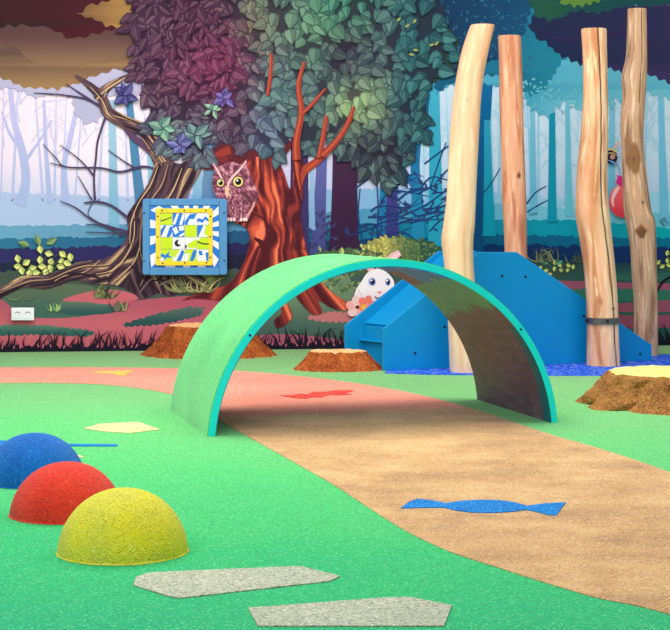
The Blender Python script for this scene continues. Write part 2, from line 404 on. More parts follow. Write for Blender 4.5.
for x0, y0, x1, y1, w0, w1, c, c2 in (
        (112, 100, 114, 228, 7, 10, (160, 190, 216), (120, 172, 204)), (129, 100, 143, 230, 7, 12, (78, 130, 176), (70, 120, 160)),
        (150, 120, 152, 228, 5, 8, (150, 196, 216), (120, 172, 204)), (198, 150, 197, 230, 8, 12, (150, 186, 212), (110, 160, 194)),
        (212, 140, 208, 250, 14, 22, (104, 140, 180), (84, 120, 160)), (300, 20, 299, 254, 16, 20, (66, 52, 98), (58, 46, 96)),
        (322, 150, 318, 254, 10, 15, (92, 96, 160), (66, 70, 130)), (312, 160, 312, 230, 4, 6, (150, 180, 214), (120, 160, 200)),
        (392, 150, 392, 252, 9, 15, (66, 62, 132), (52, 50, 120)), (384, 150, 382, 230, 5, 8, (30, 130, 176), (20, 110, 160)),
        (434, 60, 436, 250, 9, 16, (64, 166, 196), (30, 150, 180)), (428, 60, 424, 130, 6, 9, (30, 120, 164), (20, 110, 160)),
        (489, 50, 476, 252, 11, 15, (0, 104, 158), (0, 70, 116)), (487, 120, 489, 236, 6, 12, (40, 150, 186), (0, 146, 172)),
        (552, 60, 552, 222, 5, 9, (10, 140, 172), (0, 146, 174)), (532, 70, 533, 214, 4, 7, (120, 190, 214), (100, 180, 210)),
        (567, 90, 569, 216, 4, 7, (110, 186, 214), (100, 190, 212)), (660, 80, 664, 222, 5, 9, (120, 190, 226), (110, 190, 220)),
        (612, 100, 611, 222, 5, 8, (130, 194, 224), (110, 190, 220)), (700, 80, 702, 228, 10, 14, (60, 150, 190), (0, 140, 170)),
        (-40, 60, -44, 230, 12, 16, (130, 150, 200), (110, 140, 190))):
    trunk(x0, y0, x1, y1, w0, w1, c, c2)
p.stroke([(414, 60, 8), (418, 120, 8), (415, 165, 9), (417, 200, 11), (418, 250, 14)], lambda x, y: mix((24, 96, 150), (24, 126, 168), sstep(100, 220, y)))
p.stroke([(396, 150, 3), (405, 172, 5), (414, 186, 7)], (28, 104, 156))
trunk(345, 130, 344, 256, 24, 30, (66, 34, 66), (52, 26, 58))
rb = random.Random(12)
for i in range(34):                                       # navy brambles between the far trunks
    x = rb.uniform(345, 447); y = rb.uniform(180, 248)
    c = mix((28, 44, 104), (14, 74, 120), rb.random()*sstep(380, 440, x)+.2*rb.random())
    p.stroke([(x, y, 1.8), (x+rb.uniform(8, 18), y-rb.uniform(-5, 14), 1.5), (x+rb.uniform(22, 44), y-rb.uniform(-5, 14), .4)], c)
    for k in range(3):
        p.leaf(x+rb.uniform(0, 24), y+rb.uniform(-6, 3), rb.uniform(-pi, 0), rb.uniform(5, 9), 2.6, c, c)
for a in (((398, 200, 2), (412, 190, 2), (432, 188, 1.5)), ((396, 218, 1.6), (424, 206, 1.8), (446, 190, 1.4)), ((424, 164, 1.6), (440, 152, 1.6), (448, 146, 1.4)),
          ((430, 188, 1.4), (438, 164, 1.4), (446, 142, 1)), ((356, 188, 1.5), (372, 176, 1.5), (384, 168, 1)), ((362, 240, 1.5), (358, 215, 1.5), (360, 188, 1)), ((377, 240, 1.6), (378, 206, 1.4), (376, 176, 1)),
          ((470, 200, 1.3), (486, 190, 1.2), (500, 168, .8)), ((526, 204, 1.4), (536, 192, 1.2), (546, 186, .8)), ((527, 212, 1.2), (540, 204, 1), (548, 200, .6))):
    p.stroke(list(a), (24, 62, 118))
for i in range(26):                                       # dark undergrowth beside the red oak
    x = rb.uniform(306, 334); y = rb.uniform(214, 252)
    p.leaf(x, y, rb.uniform(-pi, 0), rb.uniform(5, 10), 2.6, (44, 40, 92), (52, 48, 104))
p.build('distant_trees', mural)

# --- soft overhead foliage masses
p = Paint(.006)
def mass(pts, col, step=5, amp=3.2, seed=1): p.poly(jag(pts, step, amp, True, random.Random(seed)), col)
mass([(XL, YT), (140, YT), (145, 92), (128, 100), (110, 96), (84, 104), (60, 94), (36, 98), (10, 88), (-30, 96), (XL, 90)], (182, 176, 208), 4, 3, 1)
mass([(70, 90), (100, 92), (108, 108), (98, 122), (84, 124), (74, 112)], (176, 172, 206), 4, 3, 31)
mass([(XL, YT), (170, YT), (165, 80), (140, 78), (120, 70), (96, 76), (78, 84), (58, 91), (24, 88), (-6, 76), (-60, 84), (XL, 80)], lambda x, y: mix(mix((98, 72, 64), (158, 120, 82), sstep(52, 92, y)), (206, 156, 92), sstep(110, 150, x)*sstep(50, 80, y)), 5, 3, 2)
mass([(XL, YT), (170, YT), (160, 58), (128, 58), (98, 60), (82, 68), (58, 66), (36, 66), (14, 46), (-40, 60), (XL, 50)], lambda x, y: mix((88, 58, 60), (136, 104, 78), sstep(30, 68, y)), 6, 3, 3)
mass([(XL, YT), (150, YT), (140, 26), (112, 30), (86, 38), (66, 38), (50, 28), (28, 26), (-30, 30), (XL, 24)], lambda x, y: mix((44, 26, 30), (70, 14, 30), sstep(20, 70, x)), 6, 3, 4)
mass([(76, 14), (92, 4), (112, 0), (112, YT), (160, YT), (150, 30), (128, 28), (106, 27), (96, 20)], lambda x, y: mix((122, 86, 56), (182, 136, 74), sstep(90, 130, x)), 5, 3, 5)
# right hand side
mass([(430, YT), (XR, YT), (XR, 112), (668, 100), (640, 92), (628, 104), (610, 100), (590, 120), (566, 100), (548, 118), (530, 112), (520, 90), (480, 84), (455, 86), (430, 90)], lambda x, y: mix((64, 156, 186), (112, 192, 212), sstep(520, 570, x)), 4, 3.4, 6)
mass([(430, YT), (600, YT), (590, 30), (572, 52), (560, 66), (545, 90), (530, 98), (518, 88), (500, 76), (470, 78), (450, 84), (436, 96), (430, 70)], lambda x, y: mix((12, 88, 122), (30, 128, 154), sstep(490, 540, x)), 4, 3, 7)
mass([(420, YT), (545, YT), (530, 14), (524, 34), (512, 54), (496, 60), (474, 66), (452, 76), (420, 84)], lambda x, y: mix((14, 40, 76), (14, 74, 110), sstep(470, 520, x)), 4, 3, 8)
mass([(420, 26), (446, 24), (458, 38), (462, 56), (452, 74), (432, 84), (410, 80)], (40, 62, 56), 4, 2.5, 9)
mass([(534, 14), (560, 8), (600, 4), (XR, 0), (XR, 98), (668, 84), (650, 76), (622, 74), (606, 68), (580, 66), (562, 58), (548, 46), (536, 38), (528, 26)], lambda x, y: mix((26, 38, 72), (60, 48, 92), sstep(560, 650, x)), 4, 3, 10)
mass([(530, YT), (XR, YT), (XR, 8), (660, 6), (620, 8), (598, 14), (576, 12), (560, 18), (548, 22), (534, 16), (528, 0)], (24, 74, 76), 5, 3, 11)
mass([(530, 0), (546, -6), (560, 2), (575, 6), (562, 16), (548, 20), (534, 16)], (30, 82, 66), 4, 3, 12)
mass([(556, -30), (600, -30), (606, 0), (590, 5), (574, 8), (560, 3)], (96, 132, 58), 4, 3, 13)
p.stroke([(534, 28, 1), (566, 40, 4), (600, 36, 5), (640, 32, 4)], (44, 36, 78))
p.stroke([(560, 26, 1), (584, 34, 2), (600, 36, 2)], (44, 36, 78))
rf = random.Random(5)
for i in range(240):                                      # leaf flecks over the masses
    x = rf.uniform(430, 530); y = rf.uniform(-40, 78)
    p.leaf(x, y, rf.uniform(0, 6.3), rf.uniform(3, 5), 2, mix((12, 60, 104), (26, 112, 146), rf.random()), mix((12, 50, 90), (20, 96, 130), rf.random()))
for i in range(150):
    x = rf.uniform(515, 640); y = rf.uniform(80, 110)
    p.leaf(x, y, rf.uniform(0, 6.3), rf.uniform(3, 5), 2, (84, 176, 200), (112, 192, 212))
p.build('overhead_foliage', mural)

# --- forest ground
p = Paint(.0085)
gt = [(XL, (84, 98, 78)), (60, (88, 106, 84)), (200, (78, 94, 86)), (320, (92, 118, 98)), (450, (60, 110, 92)), (670, (46, 104, 92))]
def gcol(x, y): return mix(interp(gt, x), mix(interp(gt, x), (46, 60, 66), .6), sstep(262, 278, 284-y+262))
rg = random.Random(9); xs = [XL+i*3.2 for i in range(int((XR-XL)/3.2)+1)]
p.strip([(x, interp([(0, 271), (150, 272), (300, 266), (450, 262), (600, 262), (670, 265)], x)+rg.uniform(-1.5, 1.5)) for x in xs], [(x, 360) for x in xs], gcol)
def patch(pts, col, sub=4): p.poly(smooth_pts(pts, sub), col)
PK, PK2 = (198, 98, 112), (176, 84, 104)
patch([(-100, 294), (0, 296), (14, 304), (40, 314), (80, 312), (110, 304), (140, 300), (190, 296), (222, 300), (240, 312), (236, 352), (-100, 352)], lambda x, y: mix(PK2, PK, sstep(300, 325, y)))
patch([(-60, 300), (-6, 298), (10, 306), (20, 316), (60, 318), (98, 314), (112, 308), (86, 303), (70, 301), (84, 297), (100, 292), (90, 286), (60, 284), (20, 290), (-40, 292)], lambda x, y: mix((92, 104, 84), (64, 100, 92), sstep(284, 316, y)))
patch([(60, 302), (84, 300), (104, 303), (116, 308), (112, 313), (80, 315), (58, 312)], lambda x, y: mix((96, 116, 100), (44, 84, 84), sstep(300, 314, y)))
patch([(62, 300), (92, 291), (118, 290), (140, 298), (108, 304), (88, 302)], PK)
p.poly(jag([(-100, 326), (10, 324), (50, 325), (86, 329), (98, 333), (86, 337), (40, 335), (-100, 340)], 3, 1.6, True, rg), lambda x, y: mix((96, 124, 108), (44, 92, 88), sstep(323, 335, y)))
p.poly(jag([(120, 324), (140, 318), (162, 312), (190, 306), (206, 307), (200, 316), (176, 322), (150, 326), (126, 327)], 3, 1.6, True, rg), lambda x, y: mix((84, 108, 100), (40, 78, 80), sstep(306, 326, y)))
patch([(150, 276), (170, 270), (226, 268), (236, 282), (220, 292), (190, 296), (160, 290)], (60, 72, 62))
patch([(184, 276), (206, 273), (214, 280), (196, 284)], (132, 160, 84))
# under the arch
patch([(240, 300), (260, 285), (330, 272), (352, 284), (352, 352), (236, 352)], lambda x, y: mix((112, 134, 106), (66, 94, 86), sstep(290, 335, y)))
p.poly(jag([(304, 318), (316, 313), (334, 311), (356, 312), (372, 316), (360, 321), (336, 323), (316, 321)], 3, 2, True, rg), (196, 112, 118))
patch([(250, 338), (280, 334), (330, 338), (350, 344), (350, 352), (240, 352)], (176, 92, 112))
# right
patch([(540, 282), (580, 281), (640, 283), (XR, 286), (XR, 293), (640, 291), (590, 292), (560, 294)], (160, 84, 108))
patch([(570, 300), (620, 303), (670, 300), (XR, 302), (XR, 309), (640, 312), (600, 309)], (156, 80, 104))
patch([(600, 314), (640, 316), (690, 314), (XR, 318), (XR, 326), (640, 328), (600, 330)], (150, 76, 102))
p.poly(jag([(540, 291), (600, 287), (640, 289), (700, 289), (XR, 292), (XR, 300), (640, 301), (560, 303)], 3, 1.8, True, rg), (50, 116, 98))
p.poly(jag([(590, 262), (640, 264), (XR, 262), (XR, 282), (650, 281), (590, 280)], 3, 1.8, True, rg), lambda x, y: mix((30, 66, 84), (54, 112, 94), sstep(262, 280, y)))
p.build('forest_floor', mural)

# --- bushes and small plants
p = Paint(.011)
for cx, cy, rx, ry, c in ((412, 252, 30, 14, (44, 84, 66)), (396, 250, 24, 14, (74, 104, 70)), (382, 250, 20, 13, (150, 150, 84)), (350, 262, 44, 14, (74, 98, 66))):
    p.poly(jag([(cx+rx*cos(t), cy+ry*sin(t)) for t in [2*pi*i/16 for i in range(16)]], 3, 2.2, True, rg), c)
for i in range(230):
    x = rg.gauss(398, 17); y = 250+rg.uniform(-12, 12)*sqrt(max(0, 1-((x-398)/42)**2))
    if abs(x-398) > 40: continue
    t = sstep(376, 412, x); c = mix(mix((238, 218, 118), (196, 180, 84), rg.random()), mix((54, 90, 62), (112, 132, 76), rg.random()), t)
    p.leaf(x, y, rg.uniform(0, 6.3), rg.uniform(3, 5.5), 3, c, mix(c, (60, 70, 40), .2))
for i in range(120):
    x = rg.uniform(320, 372); y = rg.uniform(252, 292)
    c = mix((70, 96, 66), (160, 172, 110), rg.random()**1.5)
    p.leaf(x, y, rg.uniform(0, 6.3), rg.uniform(4, 7), 3.4, c, mix(c, (40, 60, 50), .25))
YL = [(180, 130), (218, 150), (180, 178), (80, 172), (118, 190), (80, 207), (228, 187), (280, 152), (275, 185), (315, 165), (145, 215), (188, 207), (98, 225), (270, 207), (225, 215), (205, 232), (160, 235), (300, 192), (132, 238)]
def plant(cx, cy, sc, n, seed, c1=(232, 224, 140), c2=(176, 186, 106), big=(120, 150, 104)):
    q = random.Random(seed)
    for i, (u, v) in enumerate(YL[:n]):
        x = cx+(u/4.467-42)*sc; y = cy+(v/4.467+220-262)*sc; a = (pi/2, .5, pi/2, pi/2, -.3, .2)[i % 6]+q.uniform(-.35, .35)
        p.stroke([(x, y-2*sc, .6), ((x+cx)/2, y+5*sc, .6), (cx, cy+12*sc, .6)], (70, 92, 66))
        p.leaf(x-4*sc*cos(a), y-4*sc*sin(a), a, 8.6*sc, 6.4*sc, c1, c2, (70, 84, 50))
plant(42, 262, 1.0, 22, 4)
for x, y, a in ((40, 246, -1.9), (46, 244, -.5), (30, 246, -2.8)): p.leaf(x, y, a, 13, 7, (130, 158, 100), (92, 122, 84))
plant(555, 270, .62, 11, 5, (214, 220, 120), (160, 176, 90), (84, 150, 118))
p.leaf(548, 264, -2.8, 10, 5, (90, 160, 120), (60, 120, 100)); p.leaf(554, 264, -.4, 9, 5, (90, 160, 120), (60, 120, 100))
plant(668, 262, .7, 12, 6, (214, 220, 120), (150, 170, 90), (110, 150, 100))
p.leaf(341, 256, -1.5, 9, 6, (190, 200, 120), (140, 160, 96), (50, 60, 50)); p.leaf(358, 254, -2.5, 7, 4, (120, 150, 90), (90, 120, 80))
p.stroke([(656, 292, 1.5), (664, 280, 2.4), (682, 272, 3)], (24, 20, 36))
def tuft(cx, cy, n, h, w, c1, c2, seed, sp=1.0):
    q = random.Random(seed)
    for i in range(n):
        dx = q.uniform(-1, 1)*w*.6; p.blade(cx+q.uniform(-1, 1)*w*.5, cy, dx*sp, -h*q.uniform(.5, 1), 1.7, mix(c1, c2, q.random()), q.uniform(-.25, .25))
p.build('painted_plants', mural)

# --- twisted tree on the left
p = Paint(.0135, .00004)
TB = (98, 66, 78)
def tw(x, y): return mix((72, 44, 60), (112, 82, 80), .5+.5*sin(x*.31+y*.17))
for a in (((34, 93, .8), (60, 95, 1.6), (85, 99, 2), (104, 108, 3)), ((66, 84, .8), (84, 96, 2), (102, 108, 3)), ((106, 116, 2.2), (98, 140, 2), (96, 158, 2), (94, 178, 2), (95, 200, 2.4)),
          ((94, 176, 2), (80, 160, 1.4), (60, 145, .8)), ((43, 144, .8), (56, 158, 1.2), (66, 167, 1.6), (100, 168, 2), (120, 172, 2.2), (140, 167, 2.6), (152, 168, 2), (162, 173, 3)),
          ((66, 167, 1.4), (50, 163, .8)), ((108, 150, .8), (122, 160, 1.4), (136, 169, 2)), ((84, 203, 1.6), (98, 202, 2.4), (112, 206, 2.4), (128, 218, 3)), ((92, 200, 1.6), (84, 186, 1.2), (78, 176, .8)),
          ((60, 201, .8), (76, 208, 1.6), (96, 222, 2), (128, 232, 3)), ((86, 224, .8), (104, 226, 1.4), (122, 236, 2)), ((86, 232, .8), (110, 233, 1.4), (126, 234, 2)), ((94, 200, 1.2), (88, 214, .8), (98, 222, 1))):
    p.stroke(list(a), (72, 58, 92))
p.stroke([(76, 76, 2), (90, 86, 7), (102, 98, 10), (108, 112, 12), (124, 122, 13), (142, 130, 13), (153, 146, 14), (166, 168, 20)], tw)
p.stroke([(128, 75, 1.5), (116, 82, 6), (104, 90, 8), (98, 96, 8)], tw)
p.stroke([(118, 118, 4), (132, 136, 6), (150, 150, 8), (166, 166, 10)], (92, 62, 96))
trunk_pts = [(160, 158), (180, 164), (204, 150), (200, 172), (190, 190), (184, 210), (186, 240), (196, 270), (216, 286), (228, 292), (200, 292), (184, 290), (172, 296), (158, 293), (142, 299), (134, 293), (116, 285), (94, 284), (74, 280), (60, 285), (44, 289), (22, 287), (0, 299), (-30, 312), (-30, 300), (0, 288), (22, 276), (44, 275), (62, 270), (78, 262), (104, 259), (122, 246), (128, 230), (127, 216), (136, 202), (148, 184)]
p.poly(smooth_pts(trunk_pts, 3), lambda x, y: mix(mix((104, 76, 82), (74, 52, 68), sstep(150, 280, x+y*.2-40)), (46, 32, 46), sstep(262, 300, y)*sstep(60, 130, x)))
hl = [((158, 166, 1), (150, 186, 2.4), (138, 204, 2), (131, 224, 2), (130, 244, 1)), ((168, 164, 1), (162, 184, 2.5), (150, 202, 2.5), (142, 222, 2), (140, 250, 1.4), (146, 270, .8)),
      ((182, 168, 1), (174, 188, 3), (164, 206, 2), (158, 226, 1.5)), ((194, 162, 1), (186, 180, 2), (178, 196, 1.6)), ((134, 212, 1), (134, 236, 2), (126, 256, 2.4), (112, 270, 2), (96, 274, 1)),
      ((124, 250, 1), (108, 264, 2.6), (84, 266, 3), (66, 272, 2.6), (50, 279, 2), (30, 281, 2.4), (12, 288, 2), (0, 293, 1)), ((140, 246, 1), (134, 262, 2), (120, 276, 2), (112, 284, 1)),
      ((146, 256, 1), (146, 272, 1.6), (140, 286, 1)), ((100, 260, 1), (84, 272, 1.4), (64, 276, 1.6), (52, 283, 1)), ((40, 276, 1), (26, 278, 2), (14, 284, 1)),
      ((90, 87, 1), (102, 100, 2), (109, 114, 2.4), (124, 119, 2), (140, 127, 1.6), (152, 140, 1)), ((110, 116, 1), (124, 127, 1.6), (140, 136, 2.4), (152, 152, 2), (162, 166, 1)), ((122, 79, .8), (108, 89, 1.6), (104, 98, 1))]
tf_ = flow([[(170, 158), (160, 185), (148, 212), (146, 240), (150, 268), (158, 292)], [(192, 158), (182, 182), (172, 204), (170, 240), (184, 270), (212, 290)], [(138, 226), (128, 248), (106, 268), (80, 272), (50, 282), (22, 283), (-4, 296), (-30, 306)]])
TT = [(-1, (44, 28, 42)), (-.2, (66, 46, 60)), (-.02, (88, 62, 74)), (.18, (112, 82, 84)), (.32, (152, 116, 98)), (.44, (206, 168, 124))]
def twcol(x, y):
    a_, d_ = tf_(x, y); wq = noise.noise(Vector((a_*.03, d_*.08, 3)))*5
    q = noise.noise(Vector(((d_+wq)*.26, a_*.022, 5)))*.9+.4*noise.noise(Vector(((d_+wq)*.6, a_*.05, 8)))
    return levels(q-.18*sstep(272, 292, y)*sstep(100, 140, x), TT)
tws = smooth_pts(trunk_pts, 3)
p.field(lambda x, y: inside(x, y, tws), -32, 148, 232, 314, .9, twcol)
bl = [Vector(v) for v in curve([(76, 76, 2), (90, 86, 7), (102, 98, 10), (108, 112, 12), (124, 122, 13), (142, 130, 13), (152, 143, 14), (160, 155, 17)], 5)]
bl2 = [Vector(v) for v in curve([(128, 75, 1.5), (116, 82, 6), (104, 90, 8), (98, 96, 8)], 5)]
def inbranch(x, y): return any((x-v.x)**2+(y-v.y)**2 < (v.z/2)**2 for v in bl+bl2)
bf_ = flow([[(v.x, v.y) for v in bl], [(v.x, v.y) for v in bl2]])
def bcol(x, y):
    a_, d_ = bf_(x, y); q = noise.noise(Vector((d_*.4, a_*.03, 5)))*.9+.3*noise.noise(Vector((d_*.8, a_*.08, 8)))+.02*d_
    return levels(q, TT)
p.field(inbranch, 70, 70, 180, 182, .8, bcol)
for i, a in enumerate(hl): p.stroke([(x, y, w*.5) for x, y, w in a], (176, 138, 106) if i % 2 else (206, 168, 124))
for a in hl: p.stroke([(x+2, y+1.2, w*.45) for x, y, w in a], (58, 36, 50))
for a in (((176, 172, .5), (168, 192, 1), (156, 210, 1.6), (152, 240, 1.4), (156, 270, 2)), ((130, 264, 1), (150, 284, 3), (160, 292, 2)), ((150, 280, 1), (180, 282, 3), (206, 288, 2)), ((30, 286, 1), (50, 284, 2), (76, 274, 2.4), (100, 278, 2)), ((-10, 300, 3), (10, 291, 4), (26, 284, 2))):
    p.stroke(list(a), (44, 26, 40))
for a in (((158, 286, 1), (172, 280, 2), (186, 284, 1)), ((140, 292, 1), (150, 280, 1.6), (160, 276, 1))): p.stroke(list(a), (128, 100, 104))
p.build('twisted_tree', mural)

# --- red oak trunk with roots
p = Paint(.0165, .00004)
R0, R1, R2, R3 = (78, 24, 34), (150, 56, 46), (200, 82, 58), (238, 122, 88)
p.poly(smooth_pts([(222, 140), (290, 140), (280, 162), (274, 176), (256, 182), (240, 176), (224, 168), (206, 170), (196, 164), (210, 156)], 3), (96, 34, 44))
p.stroke([(196, 163, 3), (208, 162, 4), (220, 154, 7), (230, 150, 8)], (150, 52, 44))
p.stroke([(208, 148, 2), (216, 158, 4), (228, 160, 6)], (120, 40, 42))
oak = [(252, 158), (276, 160), (284, 174), (290, 190), (294, 178), (293, 160), (303, 160), (300, 178), (303, 192), (300, 212), (303, 232), (306, 250), (312, 264), (322, 284), (340, 298), (348, 304), (346, 310), (332, 308), (318, 300), (322, 312), (312, 314), (300, 302), (292, 292), (286, 300), (292, 314), (288, 322), (278, 328), (274, 320), (282, 312), (274, 300), (268, 288), (256, 286), (240, 292), (226, 300), (196, 298), (182, 300), (206, 290), (224, 286), (236, 276), (246, 256), (250, 236), (244, 226), (234, 222), (238, 212), (244, 204), (246, 190), (246, 174)]
p.poly(smooth_pts(oak, 3), lambda x, y: mix((150, 56, 46), (104, 40, 44), sstep(276, 300, x)))
p.stroke([(297, 196, 9), (297, 170, 8), (297, 140, 7), (303, 112, 6), (298, 84, 5), (304, 62, 3)], (168, 62, 46))
p.stroke([(299, 190, 4), (303, 172, 8), (318, 160, 7), (336, 140, 6), (348, 120, 4), (353, 107, 2)], (164, 62, 46))
p.stroke([(318, 161, 3), (322, 140, 4), (325, 118, 3)], (176, 66, 50)); p.stroke([(300, 116, 3), (312, 104, 4), (324, 90, 2)], (176, 66, 50))
p.stroke([(268, 96, 3), (270, 76, 3), (271, 54, 2)], (196, 72, 46))
OT = [(-1, R0), (-.22, (98, 32, 40)), (-.05, (138, 48, 46)), (.15, (176, 68, 52)), (.30, (214, 92, 64)), (.44, R3)]
def oakcol(x, y):
    fan = 1+max(0, y-250)/46; u = (x-268+4*sin(y*.05))/fan; v = y/(1+.2*max(0, y-250)/46)
    wq = noise.noise(Vector((u*.06, v*.035, 2)))*9
    q = noise.noise(Vector(((u+wq)*.17, v*.032, 7)))+.35*noise.noise(Vector(((u+wq)*.45, v*.06, 9)))
    q += .30*g_(x, y, 268, 195, 17)+.2*g_(x, y, 262, 232, 16)-.18*sstep(280, 292, x)*(y < 250)-.06
    return levels(q, OT)
def g_(x, y, cx, cy, r): return exp(-((x-cx)**2+(y-cy)**2)/(r*r))
oaks = smooth_pts(oak, 3)
p.field(lambda x, y: inside(x, y, oaks), 178, 140, 352, 332, .9, oakcol)
p.stroke([(254, 238, 2), (262, 244, 6), (265, 256, 6), (259, 268, 2)], R0); p.stroke([(282, 176, 1), (286, 200, 3), (284, 226, 2)], R0)
p.stroke([(250, 214, 1), (262, 218, 2), (272, 232, 2)], R0); p.stroke([(300, 190, 1), (296, 168, 2.4), (296, 146, 2), (302, 114, 1.4)], R2); p.stroke([(306, 170, 1), (320, 158, 2), (336, 138, 1.6), (348, 120, 1)], R2)
p.build('red_oak_trunk', mural)

p = Paint(); tuft(104, 298, 22, 15, 18, (28, 36, 34), (150, 160, 96), 1); p.build('painted_grass_tuft', mural)
p = Paint(); tuft(54, 311, 12, 10, 8, (40, 110, 90), (190, 200, 120), 2); p.build('painted_grass_tuft', mural)
p = Paint(); tuft(120, 311, 13, 12, 11, (30, 30, 56), (150, 160, 100), 3); p.build('painted_grass_tuft', mural)
p = Paint(); tuft(196, 292, 30, 20, 36, (200, 190, 120), (96, 106, 70), 4); p.build('painted_grass_tuft', mural)
p = Paint(); tuft(22, 300, 8, 5, 16, (110, 130, 90), (90, 110, 80), 5); p.build('painted_grass_tuft', mural)
p = Paint(); tuft(355, 316, 12, 14, 20, (50, 66, 56), (40, 50, 50), 6); p.build('painted_grass_tuft', mural)
p = Paint(); tuft(548, 262, 16, 16, 26, (60, 70, 60), (130, 136, 96), 7); p.build('painted_grass_tuft', mural)
p = Paint(); tuft(574, 263, 10, 14, 16, (40, 66, 66), (90, 106, 80), 8); p.build('painted_grass_tuft', mural)

# --- leaf canopy of the oak
p = Paint(.0195, .000006)
can = [(132, YT), (440, YT), (446, 30), (450, 60), (438, 84), (428, 104), (430, 130), (414, 150), (404, 172), (388, 186), (372, 180), (352, 160), (336, 154), (330, 138), (310, 150), (292, 142), (276, 160), (262, 156), (250, 148), (232, 152), (214, 140), (206, 156), (194, 164), (176, 158), (160, 142), (150, 118), (142, 92), (132, 70), (134, 40), (128, 10)]
def g(x, y, cx, cy, r): return exp(-((x-cx)**2+(y-cy)**2)/(r*r))
def canopy(x, y, q):
    t = q.random()
    c = mix((52, 78, 86), (84, 110, 112), t)                                    # slate blue-green
    c = mix(c, mix((104, 122, 96), (136, 150, 104), t), g(x, y, 250, 20, 34))   # olive
    c = mix(c, mix((92, 140, 104), (116, 166, 120), t), g(x, y, 325, 25, 36))    # green
    c = mix(c, mix((96, 152, 140), (110, 160, 150), t), g(x, y, 262, 85, 22)*.8)
    c = mix(c, mix((140, 172, 118), (164, 192, 134), t), min(1, 1.25*g(x, y, 358, 102, 26)))
    c = mix(c, mix((84, 106, 134), (110, 128, 158), t), g(x, y, 255, 130, 26))
    c = mix(c, mix((24, 76, 86), (40, 112, 112), t), sstep(380, 410, x)*.8)
    c = mix(c, (30, 110, 88), g(x, y, 350, -5, 34)*.7)
    c = mix(c, mix((44, 44, 60), (64, 80, 80), t), min(.9, 1.1*g(x, y, 375, 150, 34)*(1 if t < .8 else .3)))
    c = mix(c, (48, 42, 62), g(x, y, 345, 52, 26)*.8)
    c = mix(c, mix((62, 32, 56), (98, 62, 86), t), 1-sstep(205, 250, x-.15*y))
    c = mix(c, mix((68, 72, 100), (104, 134, 136), t), (1-sstep(210, 240, x))*sstep(85, 130, y)*.85)
    c = mix(c, mix((120, 34, 74), (142, 52, 94), t), min(.75, .85*g(x, y, 215, 62, 44)))
    c = mix(c, (66, 22, 48), .6*g(x, y, 200, -6, 48))
    return c
dk = random.Random(20)
def under(x, y): return mix(canopy(x, y, random.Random(3)), (34, 20, 40), .62)
xs = list(range(126, 452, 6))
for i in range(-60, 190, 6):
    pass
# dark underlay following the outline
s_pts = jag(can, 5, 3, True, dk)
p.o += .0001
gx = 6; b0 = len(p.v)
cells = [(x, y) for y in range(YT, 190, gx) for x in range(120, 456, gx) if all(inside(x+dx, y+dy, can) for dx, dy in ((0, 0), (gx, 0), (0, gx), (gx, gx)))]
idx = {}
for x, y in cells:
    q = []
    for dx, dy in ((0, 0), (0, gx), (gx, gx), (gx, 0)):
        k = (x+dx, y+dy)
        if k not in idx: idx[k] = len(p.v); p.v.append(W(*k, p.o)); p.c.append(under(*k))
        q.append(idx[k])
    p.f.append(tuple(q))
holes = [(312, 125, 5), (333, 126, 4), (284, 146, 3), (349, 176, 5)]
lv = []
for i in range(2600):
    x = dk.uniform(124, 452); y = dk.uniform(YT, 190)
    if inside(x, y, can): lv.append((x, y))
lv = [t for i, t in enumerate(lv) if i < 900 or (t[0] < 235 and i < 1700)]
lv.sort(key=lambda t: -t[1]+dk.uniform(-60, 60))
for x, y in lv:
    if any((x-a)**2+(y-b)**2 < (c+3)**2 for a, b, c in holes): continue
    c = canopy(x, y, dk); left = x < 225
    a = dk.uniform(.2, 2.9) if not left else dk.uniform(-3.1, 3.1)
    if left and dk.random() < .6: a = dk.choice((2.4, 2.8, 2.0, .9))+dk.uniform(-.3, .3)
    L = dk.uniform(11, 16) if not left else dk.uniform(11, 18); Wd = L*(dk.uniform(.68, .86) if not left else dk.uniform(.42, .58))
    sh = dk.uniform(.05, .3)
    p.leaf(x, y, a, L, Wd, mix(c, (255, 255, 235), sh*.4), mix(c, (20, 20, 40), sh*.7), mix(c, (20, 14, 34), .34), not left)
def star(cx, cy, n, L, Wd, c1, c2, rot=0):
    for k in range(n):
        t = dk.uniform(-.12, .12); f1, f2 = mix(c1, (70, 70, 90), .15+t), mix(c2, (60, 60, 80), .15+t)
        p.leaf(cx+dk.uniform(-1.5, 1.5), cy+dk.uniform(-1.5, 1.5), rot+2*pi*k/n+dk.uniform(-.3, .3), L*dk.uniform(.7, 1.1), Wd*dk.uniform(.9, 1.25), f1, f2, mix(c2, (30, 20, 50), .6))
star(125, 96, 6, 13, 7, (92, 88, 160), (64, 56, 124), .3)
star(162, 128, 6, 15, 8, (150, 196, 166), (104, 158, 136), .4)
star(196, 134, 6, 16, 8, (132, 168, 158), (88, 124, 128), .1)
star(180, 145, 5, 14, 7, (122, 124, 188), (88, 88, 156), 1.1)
star(212, 110, 6, 9, 4.5, (170, 206, 170), (116, 162, 140), .2)
star(224, 98, 6, 13, 6.5, (128, 104, 176), (92, 72, 146), .6)
for x, y in ((396, 22), (404, 28), (412, 24), (408, 54), (412, 50), (428, 46), (434, 46)): p.leaf(x, y, dk.uniform(-1, 1), 6, 3, (150, 156, 84), (120, 130, 70))
